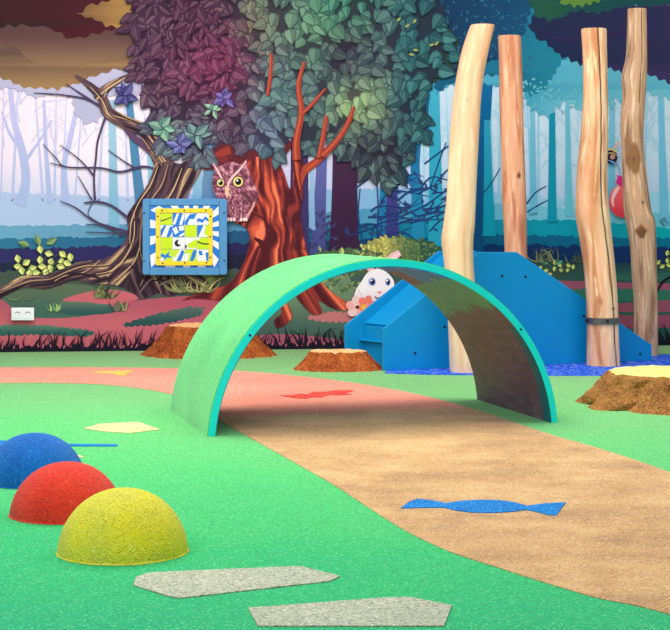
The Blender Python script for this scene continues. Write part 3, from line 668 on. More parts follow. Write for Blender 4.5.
for a in (((271, 54, 3), (270, 76, 4), (267, 96, 3)), ((304, 62, 3), (298, 86, 5), (301, 112, 6), (296, 140, 7), (296, 160, 8)), ((300, 116, 3), (312, 104, 4), (325, 89, 2)), ((326, 116, 4), (322, 140, 5), (318, 158, 5)), ((353, 107, 3), (348, 122, 5), (337, 140, 6), (322, 156, 7))):
    p.o += .00002; p.stroke(list(a), (150, 58, 46))
    p.o += .00002; p.stroke([(x-.8, y, w*.3) for x, y, w in a], (196, 84, 60))
p.build('oak_leaf_canopy', mural)

# --- owl
p = Paint(.031, .00002)
owl = [(213, 163), (219, 167), (226, 163), (233, 162), (240, 165), (246.5, 159.5), (247, 168), (251, 178), (254, 184), (258, 193), (257, 202), (254, 208), (251, 212), (248, 220), (238, 222), (228, 220), (225.5, 211), (225, 200), (217, 198), (213, 190), (212, 181), (214, 172)]
p.poly(owl, lambda x, y: mix((184, 112, 128), (150, 88, 108), sstep(195, 218, y)))
OL = [(-1, (96, 48, 70)), (-.26, (126, 66, 88)), (-.08, (150, 84, 104)), (.12, (172, 104, 122)), (.32, (194, 130, 146)), (.5, (220, 168, 178))]
def owcol(x, y):
    if y < 197:
        a_ = atan2(y-186, x-228); r_ = sqrt((y-186)**2+(x-228)**2); q = noise.noise(Vector((a_*4, r_*.18, 4)))+.7*noise.noise(Vector((x*.55, y*.55, 2)))
    else: q = .8*noise.noise(Vector((x*.5, y*.22, 6)))+.7*noise.noise(Vector((x*.6, y*.6, 2)))-.05
    return levels(q-.25*g_(x, y, 245, 184, 6)-.2*g_(x, y, 214, 186, 5)-.2*sstep(247, 256, x)*(y > 190), OL)
p.field(lambda x, y: inside(x, y, owl), 210, 158, 260, 224, .7, owcol)
for a in (((246, 161, 1), (240, 169, 2), (230, 180, 2.4), (227, 188, 2)), ((213, 164, 1), (218, 172, 2), (223, 182, 2))): p.stroke(list(a), (232, 184, 188))
p.stroke([(240, 192, 2), (248, 198, 4), (252, 206, 3), (248, 214, 2)], (92, 56, 62))
p.stroke([(254, 202, 2), (251, 210, 2), (246, 217, 2)], (226, 150, 140))
for cx, cy, rr in ((220.3, 183, 3.6), (237.8, 181.8, 5)):
    p.ell(cx, cy, rr*1.25, rr*1.25, (104, 52, 66)); p.ell(cx, cy, rr, rr, (222, 204, 128)); p.ell(cx+.2, cy, rr*.62, rr*.66, (20, 14, 24)); p.ell(cx-.8, cy-1.2, rr*.2, rr*.2, (250, 250, 250))
p.poly([(224.6, 188), (227, 186), (229, 189), (228, 195), (226.8, 199), (225, 194)], (238, 182, 150))
for x in (228, 231, 234, 241, 244, 246): p.ell(x, 219.4, 1.3, 1.9, (240, 206, 204))
p.build('painted_owl', mural)

# --- white rabbit holding a flower
p = Paint(.033, .00003)
p.stroke([(386, 264, 7), (392, 257, 8), (399, 252.5, 6)], (244, 186, 196)); p.stroke([(388, 262, 3), (394, 256.5, 4), (399, 253, 3)], (250, 206, 212))
p.stroke([(366, 263, 5), (369, 268, 6), (373, 273, 6)], (244, 176, 184))
p.poly(smooth_pts([(364, 276), (369, 271), (378, 268.5), (387, 273), (393, 281), (393, 289), (392, 306), (366, 308), (356, 303), (353.5, 296), (356, 288), (361, 281)], 4), lambda x, y: mix((248, 236, 244), (226, 200, 218), sstep(286, 306, y)))
for cx, cy, rx, ry in ((371.3, 281.5, 4, 4.4), (387, 281.8, 2.9, 4)):
    p.ell(cx, cy, rx, ry, (190, 186, 220)); p.ell(cx+.4, cy+.2, rx*.72, ry*.78, (62, 88, 168)); p.ell(cx+.6, cy+.3, rx*.4, ry*.45, (20, 22, 50)); p.ell(cx-.6, cy-1.4, .9, .9, (255, 255, 255))
p.poly([(376, 291.3), (381.5, 291), (379, 294)], (236, 118, 120)); p.stroke([(374, 296, .8), (376, 298, 1.6), (379, 297, .8)], (120, 60, 84))
p.stroke([(358, 290, 1), (362, 297, 1.4), (368, 300, 1)], (222, 196, 214))
for k in range(6):
    a = 2*pi*k/6+.3; p.ell(357+7*cos(a), 307+6.5*sin(a), 5, 4.4, (246, 168, 168) if k % 2 else (240, 196, 200), a)
for k in range(5):
    a = 2*pi*k/5; p.ell(366+5*cos(a), 304+5*sin(a), 4.2, 3.6, (240, 120, 104), a)
p.ell(363, 307, 3, 3, (246, 178, 72))
p.build('painted_rabbit_with_flower', mural)

# --- balloon and striped bee
p = Paint(.033, .00003)
p.ell(621, 201, 13.5, 16.5, lambda x, y: mix((246, 92, 96), (226, 58, 72), sstep(196, 217, y)), 0, 30)
p.stroke([(612, 207, 1), (611, 199, 3), (615, 190, 4), (618, 187, 2)], (250, 196, 200))
p.poly([(614, 183), (616, 178), (615, 175), (620, 176), (624, 178), (622, 184), (626, 188), (619, 186)], (222, 40, 132))
p.stroke([(619, 177, .8), (617, 168, .8), (614, 162, .8)], (90, 130, 190))
p.build('painted_balloon', mural)
p = Paint(.033, .00003)
p.ell(609.5, 157, 6.5, 7, (34, 26, 60)); p.stroke([(604, 150.5, 1.4), (610, 149.5, 1.8), (615, 152.5, 1.4)], (226, 196, 110)); p.stroke([(603, 155, 1), (610, 153, 1.2), (616, 156, 1)], (200, 170, 110))
p.ell(611, 157, 2.6, 2.6, (196, 140, 120)); p.stroke([(612, 149, 1.5), (615, 145, 2.4), (618, 142, 1.4)], (240, 170, 150)); p.leaf(606, 160, .4, 12, 2, (120, 150, 210), (100, 130, 200))
p.build('painted_bee', mural)

# --- black grass along the foot of the wall
p = Paint(.0345, .00001)
rk = random.Random(77)
xs = [XL+i*2.5 for i in range(int((XR-XL)/2.5)+1)]
p.strip([(x, base_row(x)-rk.uniform(3, 8)) for x in xs], [(x, base_row(x)) for x in xs], (22, 14, 34))
x = XL
while x < XR:
    h = rk.uniform(9, 22)*(1.15 if rk.random() < .2 else 1); lean = rk.uniform(-.6, .6)
    p.blade(x, base_row(x)-1, h*lean, -h, rk.uniform(1.4, 2.6), (24, 14, 36) if x < 420 else (18, 22, 40), rk.uniform(-.35, .35)); x += rk.uniform(1.3, 3.2)
for i in range(90):
    x = rk.uniform(XL, XR); p.leaf(x, base_row(x)-rk.uniform(2, 5), rk.uniform(-2.2, -.9), 4, 1.6, (196, 96, 116), (160, 70, 96))
p.build('black_grass_fringe', mural)

# ------------------------------------------------------------------ room shell
mb = MB()
a, b = W(XL, 300), W(XR, 300)
mb.prism([Vector((a.x, a.y, 0)), Vector((b.x, b.y, 0)), Vector((b.x, b.y, 3.4)), Vector((a.x, a.y, 3.4))], -WN*.15)
tag(mb.build('wall_back', M['wall']), kind='structure')
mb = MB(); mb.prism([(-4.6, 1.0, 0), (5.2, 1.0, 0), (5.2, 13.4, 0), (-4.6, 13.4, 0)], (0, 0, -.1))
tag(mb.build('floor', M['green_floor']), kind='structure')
def ground_shape(name, pts, z, mat, parent=None, sub=0):
    if sub: pts = smooth_pts(pts, sub)
    P = [G(x, y) for x, y in pts]
    m_ = MB(); m_.prism([Vector((q.x, q.y, 0.0005)) for q in P], (0, 0, z)); return m_.build(name, mat, parent)
top_edge = [(-90, 367), (0, 367.5), (90, 367.5), (140, 368), (190, 369), (237, 371), (295, 376), (342, 381.5), (400, 391), (440, 400), (461, 406), (486, 413), (509, 421), (530, 428), (561, 438), (590, 446), (640, 462), (690, 480), (760, 506)]
low_edge = [(760, 645), (690, 621), (640, 607), (600, 599), (568, 590), (535, 580), (495, 567), (455, 554), (425, 541), (400, 528), (370, 509), (335, 486), (300, 466), (268, 448), (241, 433), (222, 422), (200, 409), (184, 400), (169, 394), (140, 388.5), (100, 384.5), (50, 383), (0, 383), (-90, 384)]
def open_smooth(pts): return [(q.x, q.y) for q in curve([(x, y, 0) for x, y in pts], 4)]
o = ground_shape('path', open_smooth(top_edge)+open_smooth(low_edge), .002, M['path']); tag(o, kind='structure')
o = ground_shape('blue_safety_surface', [(384, 373.5), (430, 375), (500, 375.6), (565, 376), (604, 376), (660, 375), (720, 374), (760, 373), (760, 353.5), (700, 353.8), (655, 354.6), (560, 353), (470, 356), (400, 360)], .0015, M['blue_floor']); tag(o, kind='structure')

# floor markings, each inlaid in the rubber
def marking(name, pts, mat, label, cat, z=.0035, sub=0, group=None):
    return tag(ground_shape(name, pts, z, mat, None, sub), label, cat, group)
marking('stepping_stone', [(133.5, 586), (136, 578), (150, 573.5), (300, 567), (340, 577), (330, 582), (180, 599), (168, 597)], M['stone_grey'], 'grey speckled six-sided stepping stone inlay in front of the yellow dome', 'floor marking')
marking('stepping_stone', [(248, 609), (380, 599), (410, 598), (452, 606.5), (444, 627), (258, 627)], M['stone_grey'], 'grey speckled stepping stone inlay nearest the camera at the bottom edge', 'floor marking')
marking('stepping_stone', [(84, 429), (100, 424.5), (138, 422.5), (160, 430), (130, 433.5), (104, 432)], M['stone_cream'], 'cream stepping stone inlay on green floor left of the arch tunnel', 'floor marking')
marking('stepping_stone', [(36, 458), (60, 455), (78, 455.5), (84, 457.5), (70, 461), (44, 462)], M['stone_cream'], 'cream stepping stone inlay mostly hidden behind the blue dome', 'floor marking')
marking('footprint_marking', [(92, 372.3), (112, 371.6), (122, 371.3), (132, 371), (133, 372.6), (124, 373.4), (127, 375.8), (120, 376.3), (112, 374.2), (96, 373.6)], M['yellow_mark'], 'small yellow three-toed footprint marking on the salmon path', 'floor marking', .005)
marking('branch_marking', [(279, 396), (292, 396), (300, 394.6), (308, 395), (314, 392.6), (324, 392.6), (334, 391.2), (350, 390.8), (354, 392), (344, 393.6), (352, 395), (338, 396), (330, 395.2), (322, 398), (312, 398), (306, 399.4), (294, 398.6)], M['red_mark'], 'ragged red marking on the salmon path seen through the arch', 'floor marking', .005)
candy = [(400.5, 509.5), (409, 503), (417, 500), (432, 501.5), (446, 504.4), (462, 502), (480, 501), (500, 501.4), (515, 503.5), (527, 507), (545, 504.6), (566, 503.6), (561, 510), (556, 516.5), (548, 516), (535, 512.6), (526, 511), (510, 513), (490, 514), (470, 513.4), (455, 511.4), (444, 508.6), (420, 508.8)]
marking('candy_marking', candy, M['blue_mark'], 'blue wrapped-candy shaped marking on the tan path', 'floor marking', .005)
marking('floor_stripe', [(-60, 438), (0, 441), (14, 442), (40, 444.2), (117, 445), (118, 446.6), (40, 446.6), (14, 447.5), (0, 449), (-60, 452)], M['blue_mark'], 'thin blue stripe marking on green floor behind the blue dome', 'floor marking')

# ------------------------------------------------------------------ domes
def dome(px, py, r, h, mat, label, name, seed):
    c = G(px, py); mb = MB(); n, k = 72, 26; vs = [(0, 0, h)]; fs = []
    for j in range(1, k+1):
        t = j/k; rr = r*sin(t*pi/2)**1.0; z = h*(max(0, 1-(rr/r)**2.15))**.55
        for i in range(n):
            a = 2*pi*i/n; q = 1+.008*noise.noise(Vector((cos(a)*2+seed, sin(a)*2, z*6)))
            vs.append((rr*q*cos(a), rr*q*sin(a), z))
    for i in range(n): fs.append((0, 1+i, 1+(i+1) % n))
    for j in range(k-1):
        for i in range(n):
            a_ = 1+j*n+i; b_ = 1+j*n+(i+1) % n; fs.append((a_, a_+n, b_+n, b_))
    t_ = empty(name, c); tag(t_, label, 'play dome', 'balance domes')
    obj_from('dome', vs, fs, mat, t_, True, world=False)
    v2, f2 = [], []                       # thin feathered skirt of rubber around the foot
    for i in range(n):
        a = 2*pi*i/n; q = r*1.0+.004+.004*noise.noise(Vector((cos(a)*9+seed, sin(a)*9, 0)))
        v2 += [(r*.97*cos(a), r*.97*sin(a), .012), (q*cos(a), q*sin(a), .001)]
    for i in range(n):
        j = (i+1) % n; f2.append((2*i, 2*i+1, 2*j+1, 2*j))
    obj_from('foot_skirt', v2, f2, mat, t_, True, world=False)
    return t_
dome(123, 551, .205, .197, M['yellow_dome'], 'yellow rubber half-dome, nearest the camera of the three', 'balance_dome', 1)
dome(66.5, 513.5, .198, .182, M['red_dome'], 'red rubber half-dome between the blue and yellow domes', 'balance_dome', 5)
dome(34, 480, .203, .187, M['blue_dome'], 'blue rubber half-dome, farthest of the three at the left edge', 'balance_dome', 9)
for o in bpy.data.objects:
    if o.get('group') == 'balance domes': pass

# ------------------------------------------------------------------ tree stumps
def stump(cx, cy, rx, ry, h, topf, m, t, label, seed, ridges=13, rid=.07):
    t_ = empty('tree_stump', (cx, cy, 0)); tag(t_, label, 'tree stump', 'rubber tree stumps')
    n, k = 200, 34; vs, fs = [], []
    rot = random.Random(seed).uniform(0, 6)
    for j in range(k+1):
        u = j/k                                                # 0 at the ground, 1 at the rim
        flare = topf+(1-topf)*((1-u)**1.35)
        if u > .9: flare -= .03*((u-.9)/.1)**2
        for i in range(n):
            a = 2*pi*i/n
            w = abs(sin(a*ridges/2+rot+1.6*noise.noise(Vector((cos(a)*1.5, sin(a)*1.5, seed+u*1.5)))))**.6
            big = .09*noise.noise(Vector((cos(a)*1.3+seed, sin(a)*1.3, 0)))*(1-u)
            fine = .028*noise.noise(Vector((cos(a)*14, sin(a)*14, u*5+seed)))+.016*noise.noise(Vector((cos(a)*40, sin(a)*40, u*14)))
            s = flare*(1+big+rid*(w-.6)*(1-.75*u)+fine*(1 if j else 1))
            z = h*u+(.012*noise.noise(Vector((cos(a)*5, sin(a)*5, seed)))*(u))
            vs.append((rx*s*cos(a), ry*s*sin(a), z))
    for j in range(k):
        for i in range(n):
            a_ = j*n+i; b_ = j*n+(i+1) % n; fs.append((a_, b_, b_+n, a_+n))
    obj_from('bark', vs, fs, m, t_, True, world=False)
    tv, tf = [], []; rim = vs[k*n:(k+1)*n]; K = 8
    for j in range(K+1):
        q = 1-j/K
        for i in range(n): x, y, z = rim[i]; e = .006*sstep(0, .15, 1-q); tv.append((x*q*.998, y*q*.998, z*q**.3+(h*(1-q**.3))+e))
    for j in range(K):
        for i in range(n): a_ = j*n+i; b_ = j*n+(i+1) % n; tf.append((a_, b_, b_+n, a_+n))
    obj_from('cut_top', tv, tf, t, t_, True, world=False)
    return t_
mo, to = stump_mat('orange_bark', (178, 92, 40), (138, 60, 24), (244, 178, 116))
mb_, tb = stump_mat('brown_bark', (166, 114, 58), (132, 84, 40), (242, 216, 122))
c = G(209, 354.6); stump(c.x, 11.74, .475, .36, .225, .66, mo, to, 'tall orange-brown rubber tree stump against the mural behind the arch', 2, 17, .15)
c = G(338, 369); stump(c.x, 10.64, .30, .185, .125, .66, mo, to, 'low orange-brown rubber tree stump in front of the blue climbing ramp', 6, 15, .15)
c = G(668, 403.5); stump(c.x, c.y, .48, .47, .18, .71, mb_, tb, 'wide brown rubber tree stump with pale yellow top at right edge', 11, 8, .24)

# ------------------------------------------------------------------ arch tunnel
arch = empty('arch_tunnel', (0.266, 7.668, 0), math.atan2(.275, .961)); AR, AZ, AL = .910, -.070, 1.04
tag(arch, 'green arched crawl tunnel with turquoise edges standing across the path', 'tunnel')
th0 = math.asin(.070/.91)
def arch_pt(th, r, l): return (r*cos(th), l, AZ+r*sin(th))
def arch_shell(name, r0, r1, l0, l1, mat, nt_=96, nl=1, colf=None, inner_only=False):
    vs, fs, cs = [], [], []
    a0, a1 = th0-.01, pi-th0+.01
    for i in range(nt_+1):
        th = a0+(a1-a0)*i/nt_
        for j in range(nl+1):
            l = l0+(l1-l0)*j/nl
            for r_ in (r0, r1):
                vs.append(arch_pt(th, r_, l))
                if colf: cs.append(colf(th, (l-l0)/(l1-l0)))
    def I(i, j, k): return (i*(nl+1)+j)*2+k
    for i in range(nt_):
        for j in range(nl):
            fs.append((I(i, j, 0), I(i, j+1, 0), I(i+1, j+1, 0), I(i+1, j, 0)))
            fs.append((I(i, j, 1), I(i+1, j, 1), I(i+1, j+1, 1), I(i, j+1, 1)))
        fs.append((I(i, 0, 0), I(i+1, 0, 0), I(i+1, 0, 1), I(i, 0, 1)))
        fs.append((I(i, nl, 0), I(i, nl, 1), I(i+1, nl, 1), I(i+1, nl, 0)))
    for j in range(nl):
        fs.append((I(0, j, 0), I(0, j, 1), I(0, j+1, 1), I(0, j+1, 0)))
        fs.append((I(nt_, j, 0), I(nt_, j+1, 0), I(nt_, j+1, 1), I(nt_, j, 1)))
    o = obj_from(name, vs, fs, mat, arch, False, cols=cs or None, world=False)
    me = o.data; me.polygons.foreach_set('use_smooth', [abs(p_.normal.y) < .5 for p_ in me.polygons])
    m_ = o.modifiers.new('edges', 'EDGE_SPLIT'); m_.split_angle = radians(40)
    return o
arch_shell('arch_board', AR-.034, AR-.001, 0, AL, M['cyan'])
arch_shell('rubber_cover', AR-.001, AR+.0035, .010, AL-.010, M['green_cover'], 120, 4)
def lining_col(th, v):                      # picture of a tree printed on the inside: crown, trunk, ground
    d = th*180/pi; n1 = noise.noise(Vector((v*5, d*.08, 1.0))); n2 = noise.noise(Vector((v*40, d*.05, 3.0))); n3 = noise.noise(Vector((v*9, d*.6, 5.0)))
    if d > 90: d = 180-d
    sky_, crown, bark, soil = (0, 128, 226), (66, 160, 126), (120, 94, 106), (0, 110, 160)
    c = sky_
    if n3 > .38 and d > 64: c = (140, 190, 214)
    top = 70-14*v+3*n2+2*n1; low = 50-10*v+5*n2+3*n1
    if low < d < top: c = mix(crown, (96, 176, 130), .5+.9*n3)
    if d <= low and d > 4+2*n1:
        c = mix(bark, (92, 70, 96), .5+.8*n3)
    if d <= 4+2*n1: c = soil
    if d >= top and d < top+11 and v > .70: c = (112, 76, 40)
    if v < .09+.02*n1: c = mix(c, (0, 110, 124), .75) if d < 40 else c  # shading along the near rim, put into the picture colour as dark teal
    return c
arch_shell('tunnel_lining', AR-.0375, AR-.0345, .002, AL-.002, M['lining'], 260, 120, lining_col)
mb = MB(); Rm = Matrix.Rotation(arch.rotation_euler.z, 4, 'Z'); 
for th in (radians(142), radians(38)):
    mb = MB(); mb.disc(Vector(arch_pt(th, AR-.017, 0)), .006, (0, -1, 0), .004, 12)
    obj_from('edge_screw', mb.v, mb.f, M['dark_screw'], arch, world=False)

# ------------------------------------------------------------------ play logs
def log(name, prof, Y0, label, basec, parts, seed, crack=None, knots=(), lean_y=0, streak=.5):
    zs = lambda py: HC-(py-HY)*Y0/F
    tab = [(zs(y), (((l+r)/2-335)*Y0/F, (r-l)/2*Y0/F, 0)) for y, l, r in prof]; tab.sort()
    z1 = tab[-1][0]; x0 = interp(tab, 0)[0]; t_ = empty(name, (x0, Y0, 0)); tag(t_, label, 'log post')
    pts = curve([(a_[0], a_[1][0], a_[1][1]) for a_ in tab], 8)
    sm = [(max(0, v.x), (v.y, v.z, 0)) for v in pts]
    n, k = 96, 170; vs, cs, fs = [], [], []
    for j in range(k+1):
        z = z1*j/k; cx, rr, _ = interp(sm, z)
        cy = .02*noise.noise(Vector((z*1.1, seed, 0)))
        for i in range(n):
            a = 2*pi*i/n
            s = 1+.035*noise.noise(Vector((cos(a)*1.2+seed, sin(a)*1.2, z*1.6)))+.02*noise.noise(Vector((cos(a)*4+seed, sin(a)*4, z*1.3)))+.006*noise.noise(Vector((cos(a)*12+seed, sin(a)*12, z*9)))
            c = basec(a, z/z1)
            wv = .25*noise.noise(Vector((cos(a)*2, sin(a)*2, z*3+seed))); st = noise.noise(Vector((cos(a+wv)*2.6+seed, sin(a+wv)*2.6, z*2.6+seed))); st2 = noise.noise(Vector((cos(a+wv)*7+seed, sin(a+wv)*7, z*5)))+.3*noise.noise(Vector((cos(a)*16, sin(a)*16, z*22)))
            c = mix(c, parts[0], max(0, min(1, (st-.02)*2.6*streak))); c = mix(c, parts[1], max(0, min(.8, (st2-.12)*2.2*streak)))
            if crack:
                ca, w, zlo, zhi, cs_ = crack; ac = ca+cs_*z+.10*noise.noise(Vector((z*2.2, seed, 4)))+.03*noise.noise(Vector((z*9, seed, 4))); d = abs((a-ac+pi) % (2*pi)-pi)
                if zlo <= z <= zhi and d < w: s -= .10*(1-d/w); c = mix((52, 30, 20), c, (d/w)**2)
            for ka, kz, kw, kh, kc, bumpk in knots:
                da = ((a-ka+pi) % (2*pi)-pi)*rr/kw; dz = (z-kz)/kh; q = (abs(da)**1.3+abs(dz)**1.3)*(1+.5*noise.noise(Vector((da*1.5, dz*1.5, kz*5))))
                if q < 1:
                    c = mix(kc, c, sstep(.55, 1, q)) if q > .10 else mix(kc, (60, 36, 24), .3)
                    s += bumpk*(1-q)
            if z > z1-.012: s *= .985
            vs.append((cx-x0+rr*s*cos(a), cy+rr*s*sin(a), z)); cs.append(c)
    for j in range(k):
        for i in range(n): a_ = j*n+i; b_ = j*n+(i+1) % n; fs.append((a_, b_, b_+n, a_+n))
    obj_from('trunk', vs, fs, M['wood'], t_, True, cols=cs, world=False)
    # sawn end with rings
    tv, tc_, tf = [], [], []; rim = vs[k*n:]; cc = Vector((sum(v[0] for v in rim)/n, sum(v[1] for v in rim)/n, z1)); K = 14
    for j in range(K+1):
        q = 1-j/K
        for i in range(n):
            v = cc+(Vector(rim[i])-cc)*q; tv.append((v.x, v.y, z1+.004*(1-q))); tc_.append(mix((224, 176, 130), (196, 140, 96), .8*(j % 2)))
    for j in range(K):
        for i in range(n): a_ = j*n+i; b_ = j*n+(i+1) % n; tf.append((a_, b_, b_+n, a_+n))
    obj_from('sawn_end', tv, tf, M['wood'], t_, True, cols=tc_, world=False)
    return t_
def zof(py, Y): return HC-(py-HY)*Y/F
Y1 = 10.48
log('log_post', [(25, 470.5, 495), (50, 462, 489), (80, 456, 483), (110, 452, 480), (150, 449, 478), (200, 446, 476), (225, 443, 475), (240, 441.5, 473.5), (262, 444, 473.5), (300, 447, 476), (340, 449, 479), (376, 450, 482)], Y1,
    'tall smooth pale peeled log post leaning right, closest to the arch', lambda a, u: mix((236, 202, 164), (230, 168, 130), sstep(.5, 1, u)), ((226, 168, 124), (244, 218, 188)), 1.3, None, [(-1.6, zof(100, Y1), .012, .01, (200, 140, 100), 0)])
Y2 = 11.62
log('log_post', [(36, 498, 521), (60, 499, 522), (100, 499.5, 523), (150, 501, 524), (200, 502, 526), (250, 504.5, 527), (357, 506, 530)], Y2,
    'reddish peeled log post standing behind the blue ramp peak', lambda a, u: (236, 166, 130), ((206, 126, 92), (244, 200, 166)), 4.1, None, [(-1.2, zof(176, Y2), .02, .03, (130, 80, 60), 0)], 0, .8)
Y3 = 10.93
log('log_post', [(29, 581.5, 606.5), (60, 583, 607), (100, 583, 607.5), (140, 580, 607.5), (170, 577, 607), (200, 576, 608), (216, 576, 610), (240, 580, 612.5), (270, 584, 615.5), (300, 586, 617.5), (335, 587, 618.5), (368, 587, 620)], Y3,
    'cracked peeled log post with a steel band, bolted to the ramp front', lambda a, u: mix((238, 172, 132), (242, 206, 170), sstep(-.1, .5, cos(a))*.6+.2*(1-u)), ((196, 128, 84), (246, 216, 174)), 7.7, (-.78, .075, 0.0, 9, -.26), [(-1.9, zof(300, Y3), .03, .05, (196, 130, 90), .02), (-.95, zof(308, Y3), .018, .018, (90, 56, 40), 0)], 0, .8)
Y4 = 11.72
log('log_post', [(9, 627.5, 646.5), (35, 627, 647), (58, 626, 647.5), (76, 622, 647), (97, 622.5, 645.5), (123, 620.5, 644), (150, 621.5, 644), (187, 623, 648), (210, 624, 651), (222, 626, 655), (245, 630, 656), (279, 632, 657), (300, 633.5, 657.5), (356, 634, 658)], Y4,
    'knotty grey-brown log post at the far right with crooked outline', lambda a, u: (206, 160, 126), ((158, 116, 88), (238, 206, 176)), 9.2, (-1.25, .035, 1.9, 9, 0), [(-1.75, zof(160, Y4), .075, .12, (152, 104, 66), .07), (-1.75, zof(231, Y4), .05, .06, (134, 84, 50), .1), (-1.3, zof(203, Y4), .016, .014, (110, 74, 50), 0)], 0, 1)

# steel band round the third log
zb = zof(320, Y3); xb = ((586.5+618)/2-335)*Y3/F; rb_ = (618.5-586.5)/2*Y3/F+.006
st = empty('steel_band', (xb, Y3, zb)); tag(st, 'dark steel band wrapped around the cracked log beside the ramp', 'strap')
vs, fs = [], []; n = 64
for i in range(n):
    a = 2*pi*i/n
    for r_, z in ((rb_, -.02), (rb_, .02), (rb_+.005, .02), (rb_+.005, -.02)): vs.append((r_*cos(a), r_*sin(a), z))
for i in range(n):
    j = (i+1) % n
    for k in range(4): fs.append((4*i+k, 4*i+(k+1) % 4, 4*j+(k+1) % 4, 4*j+k))
o = obj_from('band', vs, fs, M['strap'], st, False, world=False)
for a in (-1.45, -2.75):
    mb = MB(); d = Vector((cos(a), sin(a), 0)); mb.disc(d*(rb_+.004), .011, d, .008, 12); obj_from('bolt', mb.v, mb.f, M['dark_screw'], st, world=False)

# ------------------------------------------------------------------ blue climbing ramp
PA, PB = G(383, 371), G(652, 360.7); du = (PB-PA).normalized(); Lr = (PB-PA).length; dn = Vector((-du.y, du.x, 0))
ramp = empty('climbing_ramp', PA); tag(ramp, 'blue plastic climbing ramp with steps and side panels between the logs', 'climbing frame')
def ray_on_front(px, py):                  # measured corner -> (along, height) on the front side panel
    a_ = (px-335)/F                       # X = a Y ; point PA + s du
    s = (a_*PA.y-PA.x)/(du.x-a_*du.y); Y = PA.y+s*du.y; return s, HC-(py-HY)*Y/F
front = [ray_on_front(*q) for q in ((383, 329), (479, 252), (517, 252), (651.5, 345))]
outl = [(0, 0), front[0], front[1], front[2], (Lr, front[3][1]), (Lr, 0)]
def side(name, off, th_=.022, mat='hdpe'):
    mb = MB(); mb.prism([PA+off+du*s+Vector((0, 0, z)) for s, z in outl], dn*th_)
    o = mb.build(name, [M['hdpe']], ramp); bevel(o, .005, 2); return o
side('side_panel', Vector((0, 0, 0)))
OFF = Vector((-.255, .34, 0))
side('side_panel', OFF)
def between(s0, z0, s1, z1, t, name, mat='hdpe'):       # a board spanning the two side panels
    q = [PA+du*s0+Vector((0, 0, z0)), PA+du*s1+Vector((0, 0, z1))]
    d = OFF-dn*.001; up = Vector((-(z1-z0), 0, (s1-s0))).normalized()
    upv = (du*up.x+Vector((0, 0, up.z)))*t
    o0 = dn*.022
    mb = MB(); mb.prism([q[0]+o0, q[1]+o0, q[1]+o0+upv, q[0]+o0+upv], d-dn*.022); o = mb.build(name, M[mat], ramp); bevel(o, .003, 2); return o
sl = (front[1][1]-front[0][1])/(front[1][0]-front[0][0])
ins = .125                                   # the climbing face sits well inside the side panels
f0, f1 = (ins, .0), (front[1][0]+ins*.55, front[1][1]-.05)
for z in (.175, .35, .52, .68):
    s_edge = max(0, (z-front[0][1])/sl)+ins
    between(s_edge-(.02 if z < .2 else -.012), z, s_edge+.16, z, .012, 'step')
between(ins+.03, .0, ins+.03, front[0][1], .018, 'riser_board')
between(ins+.03, front[0][1], front[1][0]+.02, front[1][1]-.05, .018, 'riser_board')
between(front[1][0]+.01, front[1][1]-.05, front[2][0]-.01, front[2][1]-.05, .02, 'platform')
between(front[2][0]+.01, front[2][1]-.055, Lr-.01, front[3][1]-.05, .02, 'slide_deck')
for px, py in ((415, 353), (444.5, 327), (502, 276), (525.5, 276.6), (640, 354), (583.5, 316)):
    s, z = ray_on_front(px, py); mb = MB(); mb.disc(PA+du*s+Vector((0, 0, z)), .009, -dn, .004, 14); mb.build('screw', M['dark_screw'], ramp)

# ------------------------------------------------------------------ sliding puzzle panel on the wall
OW = Paint.top+.0005   # front face of the mural print
pz = empty('puzzle_panel', W(184.5, 275, OW), math.atan(.12)); tag(pz, 'blue framed play panel with yellow bordered sliding tile puzzle on wall', 'play panel')
def wprism(pts, o0, o1, name, mat, parent, bev=0):
    mb = MB(); mb.prism([W(x, y, o0) for x, y in pts], WN*(o1-o0)); o = mb.build(name, mat, parent)
    if bev: bevel(o, bev, 2)
    return o
def rect(x0, y0, x1, y1): return [(x0, y0), (x1, y0), (x1, y1), (x0, y1)]
def rrect(x0, y0, x1, y1, r, n=5):
    out = []
    for cx, cy, a0 in ((x1-r, y0+r, -pi/2), (x1-r, y1-r, 0), (x0+r, y1-r, pi/2), (x0+r, y0+r, pi)):
        for i in range(n+1): a = a0+pi/2*i/n; out.append((cx+r*cos(a), cy+r*sin(a)))
    return out
wprism(rrect(142.6, 198.8, 226.6, 274.8, 3), OW, OW+.03, 'backing_board', M['panel_frame'], pz, .003)
for rc in ((149.8, 198.8, 218.6, 205.4), (149.8, 267.2, 218.6, 274.6)): wprism(rect(*rc), OW+.03, OW+.042, 'frame_rail', M['panel_frame'], pz, .003)
for rc in ((142.7, 199.4, 149.6, 274.2), (218.8, 199.4, 226.5, 274.2)): wprism(rrect(*rc, 2), OW+.03, OW+.045, 'frame_rail', M['panel_frame'], pz, .003)
fld = wprism(rect(150, 205.6, 218.4, 267), OW+.03, OW+.034, 'picture_field', M['panel_blue'], pz)
mbw = MB(); o_ = OW+.0345
cx0, cy0 = 192, 230
def ray_poly(a0, a1):                       # white sunburst wedge clipped to the field
    def hit(a):
        dx, dy = cos(a), sin(a); t = min([((218.3-cx0)/dx if dx > 0 else (150.1-cx0)/dx) if abs(dx) > 1e-6 else 1e9, ((266.9-cy0)/dy if dy > 0 else (205.7-cy0)/dy) if abs(dy) > 1e-6 else 1e9])
        return cx0+dx*t, cy0+dy*t
    a, b = hit(a0), hit(a1)
    return [(cx0, cy0), a, b]
for k in range(16):
    a0 = 2*pi*k/16+.05
    mbw.prism([W(x, y, o_) for x, y in ray_poly(a0, a0+pi/16)], WN*.0004)
mbw.build('white_rays', M['white'], fld)
yf = MB()
